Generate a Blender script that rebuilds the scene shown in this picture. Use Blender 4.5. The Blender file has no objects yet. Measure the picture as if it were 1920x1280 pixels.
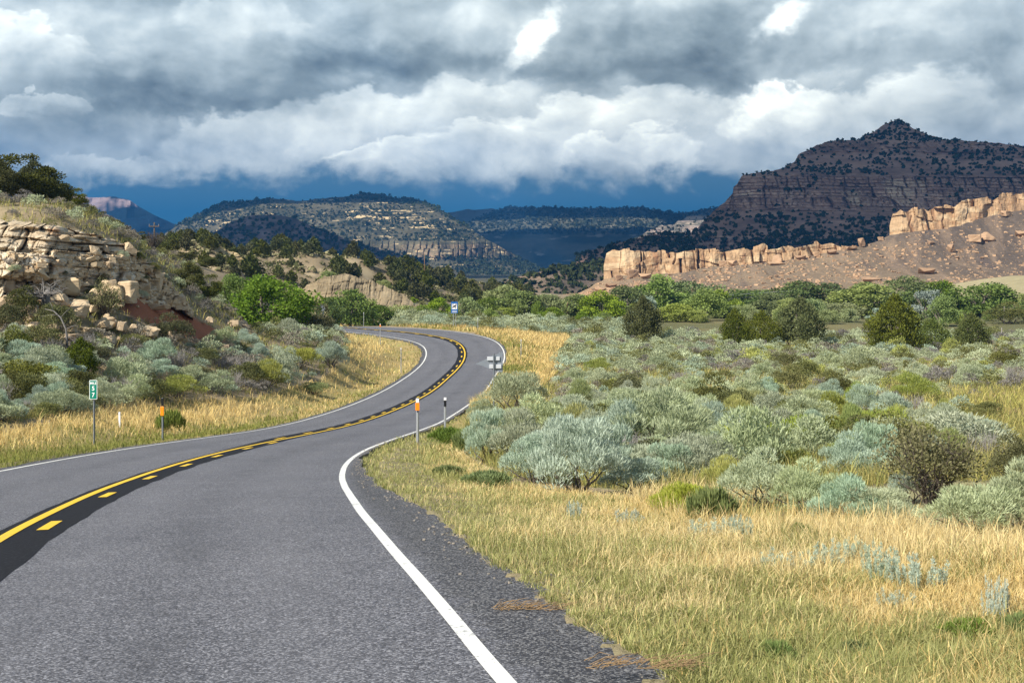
import bpy, bmesh, math, random
import numpy as np
rng = np.random.default_rng(7)
random.seed(7)
scene = bpy.context.scene
COL = scene.collection
F, HY, CX = 2400.0, 500.0, 960.0          # focal length and horizon of the photograph, in its own pixels
R = math.radians
SUN_AZ, SUN_EL = R(-130), R(40)           # azimuth measured from +Y towards +X
SUN = np.array([math.sin(SUN_AZ)*math.cos(SUN_EL), math.cos(SUN_AZ)*math.cos(SUN_EL), math.sin(SUN_EL)])

# ------------------------------------------------------------------ numeric helpers
def _hash(ix, iy, iz, seed):
    h = (ix.astype(np.int64)*374761393 + iy.astype(np.int64)*668265263 + iz.astype(np.int64)*2147483647 + seed*1274126177) & 0xffffffff
    h = ((h ^ (h >> 13))*1274126177) & 0xffffffff
    h = ((h ^ (h >> 16))*2246822519) & 0xffffffff
    return ((h ^ (h >> 15)) & 0xffffff)/float(0xffffff)
def noise(x, y, z=0.0, seed=0):
    x, y, z = np.broadcast_arrays(np.asarray(x, float), np.asarray(y, float), np.asarray(z, float))
    ix, iy, iz = np.floor(x), np.floor(y), np.floor(z)
    fx, fy, fz = x-ix, y-iy, z-iz
    fx, fy, fz = [t*t*t*(t*(t*6-15)+10) for t in (fx, fy, fz)]
    r = 0
    for a in (0, 1):
        for b in (0, 1):
            for c in (0, 1):
                w = (fx if a else 1-fx)*(fy if b else 1-fy)*(fz if c else 1-fz)
                r = r + w*_hash(ix+a, iy+b, iz+c, seed)
    return r*2-1
def fbm(x, y, z=0.0, o=4, seed=0, g=.5):
    s, a, n = 0, 1., 0
    for k in range(o):
        s = s + a*noise(np.asarray(x)*2**k, np.asarray(y)*2**k, np.asarray(z)*2**k, seed+k*17); n += a; a *= g
    return s/n
def sstep(a, b, x):
    t = np.clip((x-a)/(b-a), 0, 1); return t*t*(3-2*t)
def h1(i, seed): return _hash(np.asarray(np.floor(i)), np.zeros_like(np.asarray(i, float)), np.zeros_like(np.asarray(i, float)), seed)
def h2(i, j, seed): return _hash(np.floor(i), np.floor(j), np.zeros_like(np.floor(i)), seed)
def inpoly(px, py, poly):
    c = np.zeros(np.shape(px), bool); n = len(poly)
    for i in range(n):
        x1, y1 = poly[i]; x2, y2 = poly[(i+1) % n]
        if y1 == y2: continue
        k = ((y1 > py) != (y2 > py)) & (px < (x2-x1)*(py-y1)/(y2-y1)+x1)
        c ^= k
    return c
def PX(x, y, z): return CX+F*np.asarray(x)/y, HY-F*np.asarray(z)/y
def W3(px, py, d): return np.stack(np.broadcast_arrays((np.asarray(px)-CX)/F*d, np.asarray(d, float), (HY-np.asarray(py))/F*d), -1)

# ------------------------------------------------------------------ mesh and object helpers
def mesh(name, v, faces, mats, attrs=None, cols=None, smooth=False, mi=None):
    v = np.asarray(v, np.float32).reshape(-1, 3)
    me = bpy.data.meshes.new(name)
    if isinstance(faces, np.ndarray): groups = [faces]
    else: groups = [np.asarray(f, np.int32) for f in faces if len(f)]
    loops = np.concatenate([g.ravel() for g in groups]).astype(np.int32)
    sizes = np.concatenate([np.full(len(g), g.shape[1], np.int32) for g in groups])
    me.vertices.add(len(v)); me.vertices.foreach_set('co', v.ravel())
    me.loops.add(len(loops)); me.loops.foreach_set('vertex_index', loops)
    me.polygons.add(len(sizes))
    st = np.zeros(len(sizes), np.int32); st[1:] = np.cumsum(sizes)[:-1]
    me.polygons.foreach_set('loop_start', st); me.polygons.foreach_set('loop_total', sizes)
    if mi is not None: me.polygons.foreach_set('material_index', np.asarray(mi, np.int32))
    for k, a in (attrs or {}).items():
        at = me.attributes.new(k, 'FLOAT', 'POINT'); at.data.foreach_set('value', np.asarray(a, np.float32))
    for k, a in (cols or {}).items():
        a = np.asarray(a, np.float32)
        if a.shape[1] == 3: a = np.concatenate([a, np.ones((len(a), 1), np.float32)], 1)
        at = me.attributes.new(k, 'FLOAT_COLOR', 'POINT'); at.data.foreach_set('color', a.ravel())
    me.update(calc_edges=True); me.validate()
    me.polygons.foreach_set('use_smooth', np.full(len(me.polygons), smooth))
    for m in (mats if isinstance(mats, (list, tuple)) else [mats]): me.materials.append(m)
    return me
def link(name, me, parent=None, loc=None):
    o = bpy.data.objects.new(name, me); bpy.context.scene.collection.objects.link(o)
    if loc is not None: o.location = [float(a) for a in loc]
    if parent is not None: o.parent = parent
    return o
def tag(o, label=None, cat=None, group=None, kind=None):
    if label: o['label'] = label
    if cat: o['category'] = cat
    if group: o['group'] = group
    if kind: o['kind'] = kind
    return o
def empty(name, loc, rz=0):
    o = bpy.data.objects.new(name, None); bpy.context.scene.collection.objects.link(o)
    o.empty_display_size = .2; o.location = [float(a) for a in loc]; o.rotation_euler[2] = rz
    return o
class MB:
    """collects boxes, tubes and prisms into one mesh"""
    def __init__(s): s.v = []; s.f = []; s.m = []
    def add(s, v, f, m=0):
        b = len(s.v); s.v += [tuple(map(float, p)) for p in v]; s.f += [[i+b for i in q] for q in f]; s.m += [m]*len(f)
    def box(s, c, d, m=0, bev=0.0):
        x, y, z = c; a, b, e = d[0]/2, d[1]/2, d[2]/2
        v = [(x+i*a, y+j*b, z+k*e) for i in (-1, 1) for j in (-1, 1) for k in (-1, 1)]
        s.add(v, [(0, 1, 3, 2), (4, 6, 7, 5), (0, 4, 5, 1), (2, 3, 7, 6), (0, 2, 6, 4), (1, 5, 7, 3)], m)
    def prism(s, poly, y0, y1, m=0):
        n = len(poly)
        v = [(x, y0, z) for x, z in poly]+[(x, y1, z) for x, z in poly]
        s.add(v, [tuple(range(n)), tuple(range(2*n-1, n-1, -1))]+[(i, i+n, (i+1) % n+n, (i+1) % n) for i in range(n)], m)
    def tube(s, pts, rad, n=6, m=0, cap=True):
        pts = np.asarray(pts, float); k = len(pts)
        rad = np.broadcast_to(np.asarray(rad, float), (k,))
        tn = np.gradient(pts, axis=0); tn /= np.linalg.norm(tn, axis=1)[:, None]+1e-9
        ref = np.array([0.31, .95, .05]) if abs(tn[0][2]) > .7 else np.array([0., 0, 1])
        v = []
        for p, t, r in zip(pts, tn, rad):
            a = np.cross(t, ref); a /= np.linalg.norm(a)+1e-9; b = np.cross(t, a)
            for i in range(n):
                q = 2*math.pi*i/n; v.append(p+r*(math.cos(q)*a+math.sin(q)*b))
        f = [(j*n+i, j*n+(i+1) % n, (j+1)*n+(i+1) % n, (j+1)*n+i) for j in range(k-1) for i in range(n)]
        if cap: f += [tuple(range(n-1, -1, -1)), tuple(range((k-1)*n, k*n))]
        s.add(v, f, m)
    def mesh(s, name, mats, smooth=False):
        me = bpy.data.meshes.new(name); me.from_pydata(s.v, [], s.f); me.update()
        for m in (mats if isinstance(mats, (list, tuple)) else [mats]): me.materials.append(m)
        for p, i in zip(me.polygons, s.m): p.material_index = i; p.use_smooth = smooth
        return me
    def build(s, name, mats, parent=None, loc=None, smooth=False, bevel=0):
        o = link(name, s.mesh(name, mats, smooth), parent, loc)
        if bevel:
            b = o.modifiers.new('bevel', 'BEVEL'); b.width = bevel; b.segments = 2; b.limit_method = 'ANGLE'
        return o

# ------------------------------------------------------------------ material helpers
class NT:
    def __init__(s, nt): s.nt = nt; s.n = nt.nodes; s.l = nt.links
    def put(s, sock, val):
        if val is None: return
        if isinstance(val, bpy.types.NodeSocket): s.l.new(val, sock)
        else:
            if sock.type == 'RGBA' and len(val) == 3: val = (*val, 1)
            sock.default_value = val
    def node(s, t, **k):
        n = s.n.new(t)
        for a, b in k.items(): setattr(n, a, b)
        return n
    def m(s, op, a, b=None, c=None, clamp=False):
        n = s.node('ShaderNodeMath', operation=op, use_clamp=clamp)
        for i, x in enumerate((a, b, c)):
            if x is not None: s.put(n.inputs[i], x)
        return n.outputs[0]
    def vm(s, op, a, b=None):
        n = s.node('ShaderNodeVectorMath', operation=op); s.put(n.inputs[0], a)
        if b is not None: s.put(n.inputs[3 if op == 'SCALE' else 1], b)
        return n.outputs[0]
    def mix(s, fac, a, b, bt='MIX'):
        n = s.node('ShaderNodeMix', data_type='RGBA', blend_type=bt)
        s.put(n.inputs[0], fac); s.put(n.inputs[6], a); s.put(n.inputs[7], b); return n.outputs[2]
    def noise(s, vec, scale, detail=4, rough=.55, dist=0, out=0):
        n = s.node('ShaderNodeTexNoise'); s.put(n.inputs['Vector'], vec)
        n.inputs['Scale'].default_value = scale; n.inputs['Detail'].default_value = detail
        n.inputs['Roughness'].default_value = rough; n.inputs['Distortion'].default_value = dist
        return n.outputs[out]
    def vor(s, vec, scale, feat='F1', out='Distance'):
        n = s.node('ShaderNodeTexVoronoi', feature=feat); s.put(n.inputs['Vector'], vec); n.inputs['Scale'].default_value = scale
        return n.outputs[out]
    def ramp(s, fac, stops, interp='LINEAR'):
        n = s.node('ShaderNodeValToRGB'); s.put(n.inputs[0], fac); e = n.color_ramp; e.interpolation = interp
        while len(e.elements) < len(stops): e.elements.new(.5)
        for q, (p, c) in zip(e.elements, stops): q.position = p; q.color = (*c, 1) if len(c) == 3 else c
        return n.outputs[0]
    def map(s, v, a, b, c=0., d=1., smooth=False):
        n = s.node('ShaderNodeMapRange', interpolation_type='SMOOTHSTEP' if smooth else 'LINEAR'); s.put(n.inputs[0], v)
        for i, x in enumerate((a, b, c, d)): n.inputs[i+1].default_value = x
        return n.outputs[0]
    def attr(s, name, out='Fac'):
        return s.node('ShaderNodeAttribute', attribute_name=name).outputs[out]
def newmat(name):
    m = bpy.data.materials.new(name); m.use_nodes = True
    t = NT(m.node_tree); b = m.node_tree.nodes['Principled BSDF']; return m, t, b
def pos(t): return t.node('ShaderNodeNewGeometry').outputs['Position']
def objc(t): return t.node('ShaderNodeTexCoord').outputs['Object']
def bump(t, b, h, dist=.02, strength=.6):
    n = t.node('ShaderNodeBump'); n.inputs['Distance'].default_value = dist; n.inputs['Strength'].default_value = strength
    t.put(n.inputs['Height'], h); t.put(b.inputs['Normal'], n.outputs[0])
def flat(name, col, rough=.6, metal=0., var=.12, scale=8., spec=.4):
    m, t, b = newmat(name); n = t.noise(objc(t), scale, 5)
    c2 = tuple(min(1, x*(1+var)) for x in col); c1 = tuple(x*(1-var) for x in col)
    t.put(b.inputs['Base Color'], t.mix(n, c1, c2)); b.inputs['Roughness'].default_value = rough
    b.inputs['Metallic'].default_value = metal; b.inputs['Specular IOR Level'].default_value = spec
    return m
def leafmat(name, a, bcol, hue=(0.9, 1.1), trans=.25, rnd=.25):
    """foliage: per-leaf tint between two colours, a shade of its own per plant, some light let through"""
    m, t, b = newmat(name)
    c = t.mix(t.attr('tint'), a, bcol)
    r = t.node('ShaderNodeObjectInfo').outputs['Random']
    hs = t.node('ShaderNodeHueSaturation'); t.put(hs.inputs['Hue'], t.map(r, 0, 1, .5-.02*hue[1], .5+.02*hue[1]))
    r2 = t.m('FRACT', t.m('MULTIPLY', r, 7.31)); t.put(hs.inputs['Value'], t.map(r2, 0, 1, 1-rnd, 1+rnd))
    r3 = t.m('FRACT', t.m('MULTIPLY', r, 3.77)); t.put(hs.inputs['Saturation'], t.map(r3, 0, 1, .75, 1.2))
    t.put(hs.inputs['Color'], c); c = hs.outputs[0]
    d = t.node('ShaderNodeBsdfDiffuse'); t.put(d.inputs[0], c)
    tr = t.node('ShaderNodeBsdfTranslucent'); t.put(tr.inputs[0], c)
    mx = t.node('ShaderNodeMixShader'); mx.inputs[0].default_value = trans
    t.l.new(d.outputs[0], mx.inputs[1]); t.l.new(tr.outputs[0], mx.inputs[2])
    t.l.new(mx.outputs[0], m.node_tree.nodes['Material Output'].inputs['Surface'])
    return m
HAZE = 1.0e-4

# ================================================================== ROAD (centre line fitted in metres: x, y, z, cross slope)
RP = np.array([[1.51,-12.527,-.559,-.007],[-1.864,-1.33,-1.54,.002],[-4.592,10.524,-2.476,.012],[-6.488,21.57,-3.604,.021],
 [-7.168,33.673,-4.77,.028],[-6.467,46.558,-5.895,.046],[-6.087,59.483,-6.908,.059],[-5.622,72.847,-7.682,.055],[-5.202,86.007,-8.234,.047],
 [-4.896,98.623,-8.534,.049],[-4.324,110.809,-8.338,.052],[-4.605,122.505,-7.883,.061],[-6.686,133.932,-7.552,.07],[-11.698,144.709,-7.426,.064],
 [-17.187,154.788,-7.563,.041],[-21.525,165.187,-7.83,.011],[-26.895,175.007,-8.164,-.021],[-36.,188,-8.6,-.02],[-50,203,-9.,-.02],[-68,214,-9.3,0],[-90,222,-9.5,0],[-120,228,-9.7,0]])
def natspline(P, per):
    n = len(P); A = np.zeros((n, n)); M = np.zeros((n, n)); A[0, 0] = A[-1, -1] = 1
    for i in range(1, n-1): A[i, i-1:i+2] = [1, 4, 1]; M[i, i-1:i+2] = [6, -12, 6]
    D = np.linalg.solve(A, M) @ P
    tt = np.linspace(0, n-1, (n-1)*per+1); i = np.minimum(tt.astype(int), n-2); b = (tt-i)[:, None]; a = 1-b
    return a*P[i]+b*P[i+1]+((a**3-a)*D[i]+(b**3-b)*D[i+1])/6
_r = natspline(RP, 40)
_s = np.concatenate([[0], np.cumsum(np.linalg.norm(np.diff(_r[:, :3], axis=0), axis=1))])
RS = np.arange(0, _s[-1], .4)
RC = np.stack([np.interp(RS, _s, _r[:, k]) for k in range(4)], 1)
_d = np.gradient(RC[:, :2], axis=0); _d /= np.linalg.norm(_d, axis=1)[:, None]
RN = np.stack([_d[:, 1], -_d[:, 0], RC[:, 3]], 1)        # per metre to the right of the centre line
def road_pt(i, off, up=0.):
    """points at station index i (float ok) and lateral offset off"""
    i = np.asarray(i, float)
    c = np.stack([np.interp(i, np.arange(len(RC)), RC[:, k]) for k in range(3)], -1)
    n = np.stack([np.interp(i, np.arange(len(RC)), RN[:, k]) for k in range(3)], -1)
    off = np.asarray(off, float)
    crown = -.012*np.abs(off)
    p = c+n*off[..., None]; p[..., 2] += crown*.5+up; return p
def road_near(x, y):
    """signed offset from the centre line, road height there, and station, for every point"""
    x = np.asarray(x, float).ravel(); y = np.asarray(y, float).ravel()
    off = np.full(len(x), 1e3); zz = np.zeros(len(x)); st = np.zeros(len(x))
    cand = np.where((y < 300) & (y > -40) & (x > -160) & (x < 60))[0]
    for k in range(0, len(cand), 4000):
        q = cand[k:k+4000]
        d = (x[q, None]-RC[None, ::2, 0])**2+(y[q, None]-RC[None, ::2, 1])**2
        j = d.argmin(1)*2
        sx, sy = x[q]-RC[j, 0], y[q]-RC[j, 1]
        o = sx*RN[j, 0]+sy*RN[j, 1]; al = np.sqrt(d.min(1))
        off[q] = np.where(np.abs(o) > .5*al, np.sign(o)*al, np.where(al < 2.5, o, 1e3*np.sign(o+1e-9)))
        zz[q] = RC[j, 2]+RC[j, 3]*np.clip(o, -6, 6); st[q] = j
    return off, zz, st

# ================================================================== TERRAIN: one sheet, heights from control points
CP = """1920 1280 6.2;1500 1280 6.1;1250 1280 6.2;1900 1100 8.7;1900 1000 11.5;1500 1000 12;1200 1000 12;1900 930 15;1500 930 17;1200 930 17.5;1000 900 22;
1900 860 24;1500 860 27;1200 860 27;1900 800 36;1500 800 40;1200 800 42;1000 785 45;1900 740 55;1500 740 62;1200 740 64;1050 725 75;1900 690 95;1500 690 100;1150 690 100;
1900 655 140;1400 650 150;1100 650 140;1900 630 185;1400 628 190;1050 622 180;1000 612 190;1900 605 240;1400 600 245;1000 598 240;800 600 230;1400 560 420;1000 560 420;
1850 560 330;1900 532 400;1900 517 480;1750 547 420;2300 620 185;2300 690 95;2300 860 24;2300 1000 11;2300 540 420;
0 800 42;180 822 40;305 808 42;0 740 52;0 680 60;0 620 66;100 740 54;300 740 66;300 690 70;200 640 70;420 650 84;480 720 76;560 700 88;640 690 98;600 650 105;640 650 115;500 630 122;
620 612 160;560 615 150;0 608 68;100 603 70;200 588 74;300 598 79;400 640 85;0 415 80;100 420 81;200 455 84;260 495 87;330 550 90;400 595 94;
0 385 92;60 385 94;-200 380 92;-200 430 80;-200 620 64;-300 780 40;-500 900 28;-500 700 50;-600 500 75;130 397 107;200 432 122;270 462 132;330 485 147;400 505 160;470 545 170;
0 388 140;-200 380 140;100 410 170;340 475 230;450 478 260;420 502 220;430 535 200;520 495 300;560 472 340;500 545 250;600 490 320;640 482 350;620 547 265;700 562 280;720 497 370;
780 562 300;800 517 390;860 522 420;860 556 350;950 547 430;700 600 230;600 600 215;560 510 450;300 505 400;700 512 480;0 470 300;-300 460 300;450 590 190"""
_cp = np.array([[float(a) for a in s.split()] for s in CP.replace('\n', '').split(';')])
_c3 = W3(_cp[:, 0], _cp[:, 1], _cp[:, 2])
_far = [(t*(y+12), y, -13.) for y in (650, 1000, 2000, 5000, 9500) for t in (-.8, -.4, 0, .4, .8)]
_near = [(x, y, -1.6-.085*y) for x, y in ((5.5, -5), (-12, -5), (8, 0), (-14, 4))]
_rd = np.concatenate([road_pt(np.arange(20, len(RC)-40, 14), np.full(len(np.arange(20, len(RC)-40, 14)), o), -.05) for o in (-5.2, 0, 5.2)])
_all = np.concatenate([_c3, np.array(_far), np.array(_near), _rd])
def _uv(x, y):
    return np.stack([x/(y+12)*6, np.log(np.maximum(y, -9)+12)*2.2], -1)
def _tps(d2): return .5*d2*np.log(d2+1e-9)
_U = _uv(_all[:, 0], _all[:, 1]); _n = len(_U)
_K = _tps(((_U[:, None]-_U[None])**2).sum(2))+np.eye(_n)*1e-3
_P = np.concatenate([np.ones((_n, 1)), _U], 1)
_sol = np.linalg.solve(np.block([[_K, _P], [_P.T, np.zeros((3, 3))]]), np.concatenate([_all[:, 2]/(_all[:, 1]+12), np.zeros(3)]))
def tps(x, y):
    u = _uv(x, y); out = np.empty(len(u))
    for k in range(0, len(u), 20000):
        q = u[k:k+20000]
        out[k:k+20000] = _tps(((q[:, None]-_U[None])**2).sum(2)) @ _sol[:_n]+_sol[_n]+q @ _sol[_n+1:]
    return out*(y+12)
GT = np.linspace(-.86, .86, 560); GW = np.linspace(math.log(6.), math.log(9600.), 880)
_ct, _cw = GT[::1][np.linspace(0, 559, 141).astype(int)], np.linspace(GW[0], GW[-1], 221)
_ct = np.linspace(GT[0], GT[-1], 141)
_yy = np.exp(_cw)-12
_cz = tps((_ct[None]*(_yy[:, None]+12)).ravel(), np.repeat(_yy, 141)).reshape(221, 141)
def bil(grid, a, b, t, w):
    i = np.clip((w-b[0])/(b[1]-b[0]), 0, len(b)-1.001); j = np.clip((t-a[0])/(a[1]-a[0]), 0, len(a)-1.001)
    i0, j0 = i.astype(int), j.astype(int); fi, fj = i-i0, j-j0
    return grid[i0, j0]*(1-fi)*(1-fj)+grid[i0+1, j0]*fi*(1-fj)+grid[i0, j0+1]*(1-fi)*fj+grid[i0+1, j0+1]*fi*fj
TT, WW = np.meshgrid(GT, GW); TT, WW = TT.ravel(), WW.ravel()
GY = np.exp(WW)-12; GX = TT*(GY+12)
GZ = bil(_cz, _ct, _cw, TT, WW)
_px, _py = PX(GX, np.maximum(GY, .5), GZ)
_off, _rz, _st = road_near(GX, GY)
# relief: small hummocks everywhere, badland ribs on the tan hills
hill = sstep(180, 230, GY)*sstep(520, 450, GY)*sstep(980, 900, _px)
away = sstep(4.5, 9, np.abs(_off))
GZ = GZ+away*(fbm(GX*.35, GY*.35, 0, 3, 3)*.12+fbm(GX*.06, GY*.06, 0, 3, 5)*.35*sstep(20, 60, GY))
GZ = GZ+hill*((np.abs(fbm(GX*.03, GY*.02, 0, 4, 9))*7-2.4)*sstep(200, 380, GY)*sstep(380, 520, _px)-(1.5+1.6*sstep(480, 400, _px))*sstep(330, 220, GY)+fbm(GX*.12, GY*.08, 0, 3, 10)*1.0)
left_hill = inpoly(_px, _py, [(-400, 660), (-400, 380), (130, 380), (330, 470), (420, 600), (440, 650), (200, 640)]) & (GY < 170)
GZ = GZ+left_hill*fbm(GX*.5, GY*.5, 0, 3, 12)*.25
# road bed and ditch
rd = np.abs(_off)
bl = sstep(4.6, 8.0, rd)
GZ = np.where(rd < 8.0, (_rz-.03-.10*sstep(4.2, 6., rd))*(1-bl)+GZ*bl, GZ)
GZ = np.where(rd < 4.25, np.minimum(GZ, _rz-.13), GZ)
_grid = GZ.reshape(880, 560)
def ground(x, y):
    x, y = np.asarray(x, float), np.asarray(y, float)
    return bil(_grid, GT, GW, x/(y+12), np.log(np.maximum(y, -5.5)+12))
_ys = np.exp(np.linspace(math.log(17.), math.log(700.), 2600))-12
def at(px, py):
    """the point of the ground seen at a place of the photograph"""
    x = (px-CX)/F*_ys; z = ground(x, _ys); ray = (HY-py)/F*_ys
    k = np.where(z >= ray)[0]
    i = k[0] if len(k) else len(_ys)-1
    return np.array([x[i], _ys[i], z[i]])
GPX, GPY = PX(GX, np.maximum(GY, .5), GZ)

POLY_VERGE = [(520, 1330), (560, 1000), (600, 860), (690, 808), (800, 780), (860, 748), (890, 720), (905, 700), (920, 672), (925, 650), (900, 625), (1062, 629), (1075, 645), (1040, 700), (1000, 735), (930, 775), (872, 800), (868, 850), (950, 905), (1250, 945), (1500, 985), (1750, 1010), (2100, 1030), (2650, 1060), (2650, 1600)]
POLY_LEFT = [(-600, 1150), (-200, 990), (0, 900), (300, 860), (660, 800), (840, 662), (780, 626), (630, 610), (640, 640), (655, 668), (600, 712), (480, 745), (330, 752), (200, 770), (0, 812), (-200, 840), (-600, 930)]
POLY_OUT = [(640, 606), (760, 612), (905, 624), (945, 640), (1062, 632), (960, 616), (860, 608), (700, 604)]
POLY_SAGE = [(870, 850), (872, 795), (1000, 735), (1075, 645), (1080, 634), (2600, 634), (2650, 1050), (2050, 1018), (1750, 1000), (1500, 965), (1250, 930), (950, 895)]
POLY_SLOPE = [(-600, 925), (-300, 845), (200, 768), (330, 750), (480, 740), (600, 708), (652, 668), (640, 622), (560, 612), (430, 635), (330, 640), (160, 630), (0, 620), (-600, 620)]
POLY_BAND = [(640, 608), (720, 588), (1180, 596), (1190, 634), (1062, 630), (905, 618)]
POLY_RED = [(215, 560), (262, 545), (330, 580), (420, 625), (425, 650), (380, 648), (300, 612), (235, 590)]

# natural colours of the ground
n1 = fbm(GX*.25, GY*.25, 0, 4, 21); n2 = fbm(GX*.05, GY*.05, 0, 4, 22); n3 = fbm(GX*1.3, GY*1.3, 0, 3, 23)
gc = np.empty((len(GX), 3)); gc[:] = (.30, .235, .15)
def zone(mask, col, k=1.):
    m = (np.asarray(mask, float)*k)[:, None]; gc[:] = gc*(1-m)+np.asarray(col)*m
zone(inpoly(GPX, GPY, POLY_SAGE), (.27, .235, .14)); zone(inpoly(GPX, GPY, POLY_SAGE) & (n1+n3*.4 > .05), (.30, .28, .13), .8)
zone(sstep(.15, .4, n2+.3*n1)*(GPX > 1300)*(GPY > 640)*(GPY < 860), (.40, .27, .155), .9)
zone(inpoly(GPX, GPY, [(1790, 770), (1860, 735), (2100, 720), (2100, 800), (1890, 870), (1830, 830)]), (.42, .28, .16), .9)
POLY_BARE = [(1340, 770), (1500, 740), (1650, 735), (2050, 715), (2050, 830), (1920, 880), (1830, 850), (1600, 850), (1420, 830)]
zone(inpoly(GPX, GPY, POLY_BARE)*sstep(-.25, .1, n1+.5*n3), (.36, .30, .11), .8); zone(inpoly(GPX, GPY, POLY_BARE)*sstep(.0, .25, n2+.4*n1), (.44, .29, .165), .9)
gr = inpoly(GPX, GPY, POLY_VERGE) | inpoly(GPX, GPY, POLY_LEFT) | inpoly(GPX, GPY, POLY_OUT)
zone(gr, (.40, .30, .12)); zone(gr*sstep(-.2, .3, n1+.3*n3), (.33, .28, .10), .8)
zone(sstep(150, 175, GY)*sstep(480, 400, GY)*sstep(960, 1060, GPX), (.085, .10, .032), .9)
zone(((GY > 175) & (GY < 330) & (GPX > 1060))*sstep(-.05, .3, n2), (.20, .17, .07), .6)
zone(hill, (.31, .235, .14)); zone(hill*sstep(.1, .5, n1), (.44, .345, .215), .7)
zone(hill*sstep(-.1, .35, fbm(GX*.11, GY*.08, 0, 4, 25)), (.22, .165, .10), .75)
zone(hill*sstep(.1, .3, fbm(GX*.3, GY*.15, 0, 3, 26)), (.55, .44, .27), .5)
zone(hill*sstep(800, 900, GPX), (.17, .14, .09), .8)
zone(left_hill, (.34, .26, .16)); zone(left_hill*sstep(-.1, .3, n3+n1*.5), (.22, .19, .10), .8); zone(inpoly(GPX, GPY, POLY_RED), (.36, .105, .045), .97)
zone((GY > 330) & (GPX > 1780) & (GPY < 575) & (GY < 600), (.42, .36, .2), .9)
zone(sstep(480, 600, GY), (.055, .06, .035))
gc *= (1+.18*n3+.12*n1)[:, None]
gravel = (np.abs(_off) > 3.9) & (np.abs(_off) < 5.1)
zone(gravel*(GY < 40)*.6, (.17, .16, .13))
np.clip(gc, 0.01, .8, out=gc)

m_ground, t, b = newmat('ground')
P = pos(t); v = t.node('ShaderNodeVertexColor', layer_name='Col').outputs[0]
na = t.noise(P, 9., 6, .7); nb = t.noise(P, 60., 3, .6)
c = t.mix(t.map(na, .3, .75), t.mix(.35, v, (.10, .085, .06), 'MULTIPLY'), v)
c = t.mix(t.map(nb, .35, .7, 0, .35), c, t.mix(.6, v, (.55, .45, .3)))
t.put(b.inputs['Base Color'], c); b.inputs['Roughness'].default_value = .95; b.inputs['Specular IOR Level'].default_value = .1
bump(t, b, t.m('ADD', na, t.m('MULTIPLY', nb, .4)), .06, .7)
_i = np.arange(879)[:, None]*560+np.arange(559)[None]; _i = _i.ravel()
gf = np.stack([_i, _i+1, _i+561, _i+560], 1)
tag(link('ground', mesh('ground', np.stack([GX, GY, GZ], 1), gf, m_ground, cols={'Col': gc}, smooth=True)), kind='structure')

# road slab
m_asph, t, b = newmat('asphalt')
P = pos(t); u = t.attr('across')
agg = t.vor(P, 85., out='Color'); ag = t.node('ShaderNodeSeparateColor'); t.put(ag.inputs[0], agg); ag = ag.outputs[0]
sp = t.noise(P, 55., 4, .8); big = t.noise(P, .35, 4, .6); mid = t.noise(P, 3.2, 4, .6)
val = t.ramp(t.m('ADD', t.m('MULTIPLY', ag, .55), t.m('MULTIPLY', sp, .45)), [(.16, (.024, .024, .029)), (.42, (.078, .078, .086)), (.6, (.132, .132, .144)), (.78, (.32, .318, .335)), (.95, (.52, .51, .52))])
wheel = t.m('MULTIPLY', t.map(t.m('ABSOLUTE', t.m('SUBTRACT', t.m('ABSOLUTE', t.m('SUBTRACT', t.m('ABSOLUTE', u), 1.8)), .85)), 0, .55, 1, 0, True), .16)
val = t.mix(wheel, val, (.17, .168, .178))
val = t.mix(1., val, t.ramp(t.m('ADD', t.m('MULTIPLY', big, .6), t.m('MULTIPLY', mid, .4)), [(.3, (.80, .80, .82)), (.7, (1.16, 1.15, 1.15))]), 'MULTIPLY')
ck = t.node('ShaderNodeTexVoronoi', feature='DISTANCE_TO_EDGE'); ck.inputs['Scale'].default_value = .22; t.put(ck.inputs['Vector'], t.vm('ADD', P, t.vm('SCALE', t.noise(P, .8, 5, .6, 0, 1), 2.6)))
crk = t.m('MULTIPLY', t.map(ck.outputs[0], .0, .006, 1, 0), t.map(t.noise(P, .12, 2), .5, .6, 0, .75))
val = t.mix(crk, val, (.03, .03, .033))
oil = t.m('MULTIPLY', t.map(t.m('ABSOLUTE', t.m('SUBTRACT', t.m('ABSOLUTE', u), 1.8)), 0, .5, 1, 0, True), t.map(t.noise(P, 1.1, 5, .7), .42, .7, 0, .5))
val = t.mix(oil, val, (.05, .05, .055))
grit = t.m('MULTIPLY', t.map(t.m('ABSOLUTE', u), 3.0, 4.2, 0, 1, True), t.map(t.noise(P, 7., 6, .8), .58, .72, 0, .5))
val = t.mix(grit, val, (.34, .29, .22))
sh = t.map(t.m('ADD', t.m('ABSOLUTE', u), t.m('MULTIPLY', t.m('SUBTRACT', mid, .5), .5)), 3.62, 3.85, 0, .8, True)
val = t.mix(sh, val, t.mix(t.map(ag, .55, .9), (.026, .026, .030), (.20, .195, .19)))
t.put(b.inputs['Base Color'], val); b.inputs['Roughness'].default_value = .72; b.inputs['Specular IOR Level'].default_value = .35
bump(t, b, t.m('ADD', ag, sp), .006, .55)
NR = len(RC)
_k = np.arange(NR)
eL = 4.05+.12*fbm(_k*.4*.8, 0, 0, 3, 31); eR = 3.6+np.interp(RC[:, 1], [0, 6, 12, 17, 22, 28, 36, 60, 300], [.95, .86, .68, .56, .42, .18, .16, .25, .3])+.13*fbm(_k*.4*.9, 3, 0, 4, 32)
offs = np.stack([-eL, -eL, -3.6+0*eL, -1.8+0*eL, 0*eL, 1.8+0*eL, 3.6+0*eL, eR, eR], 1)
rv = np.stack([road_pt(_k, offs[:, j], -.22 if j in (0, 8) else 0) for j in range(9)], 1)
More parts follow.
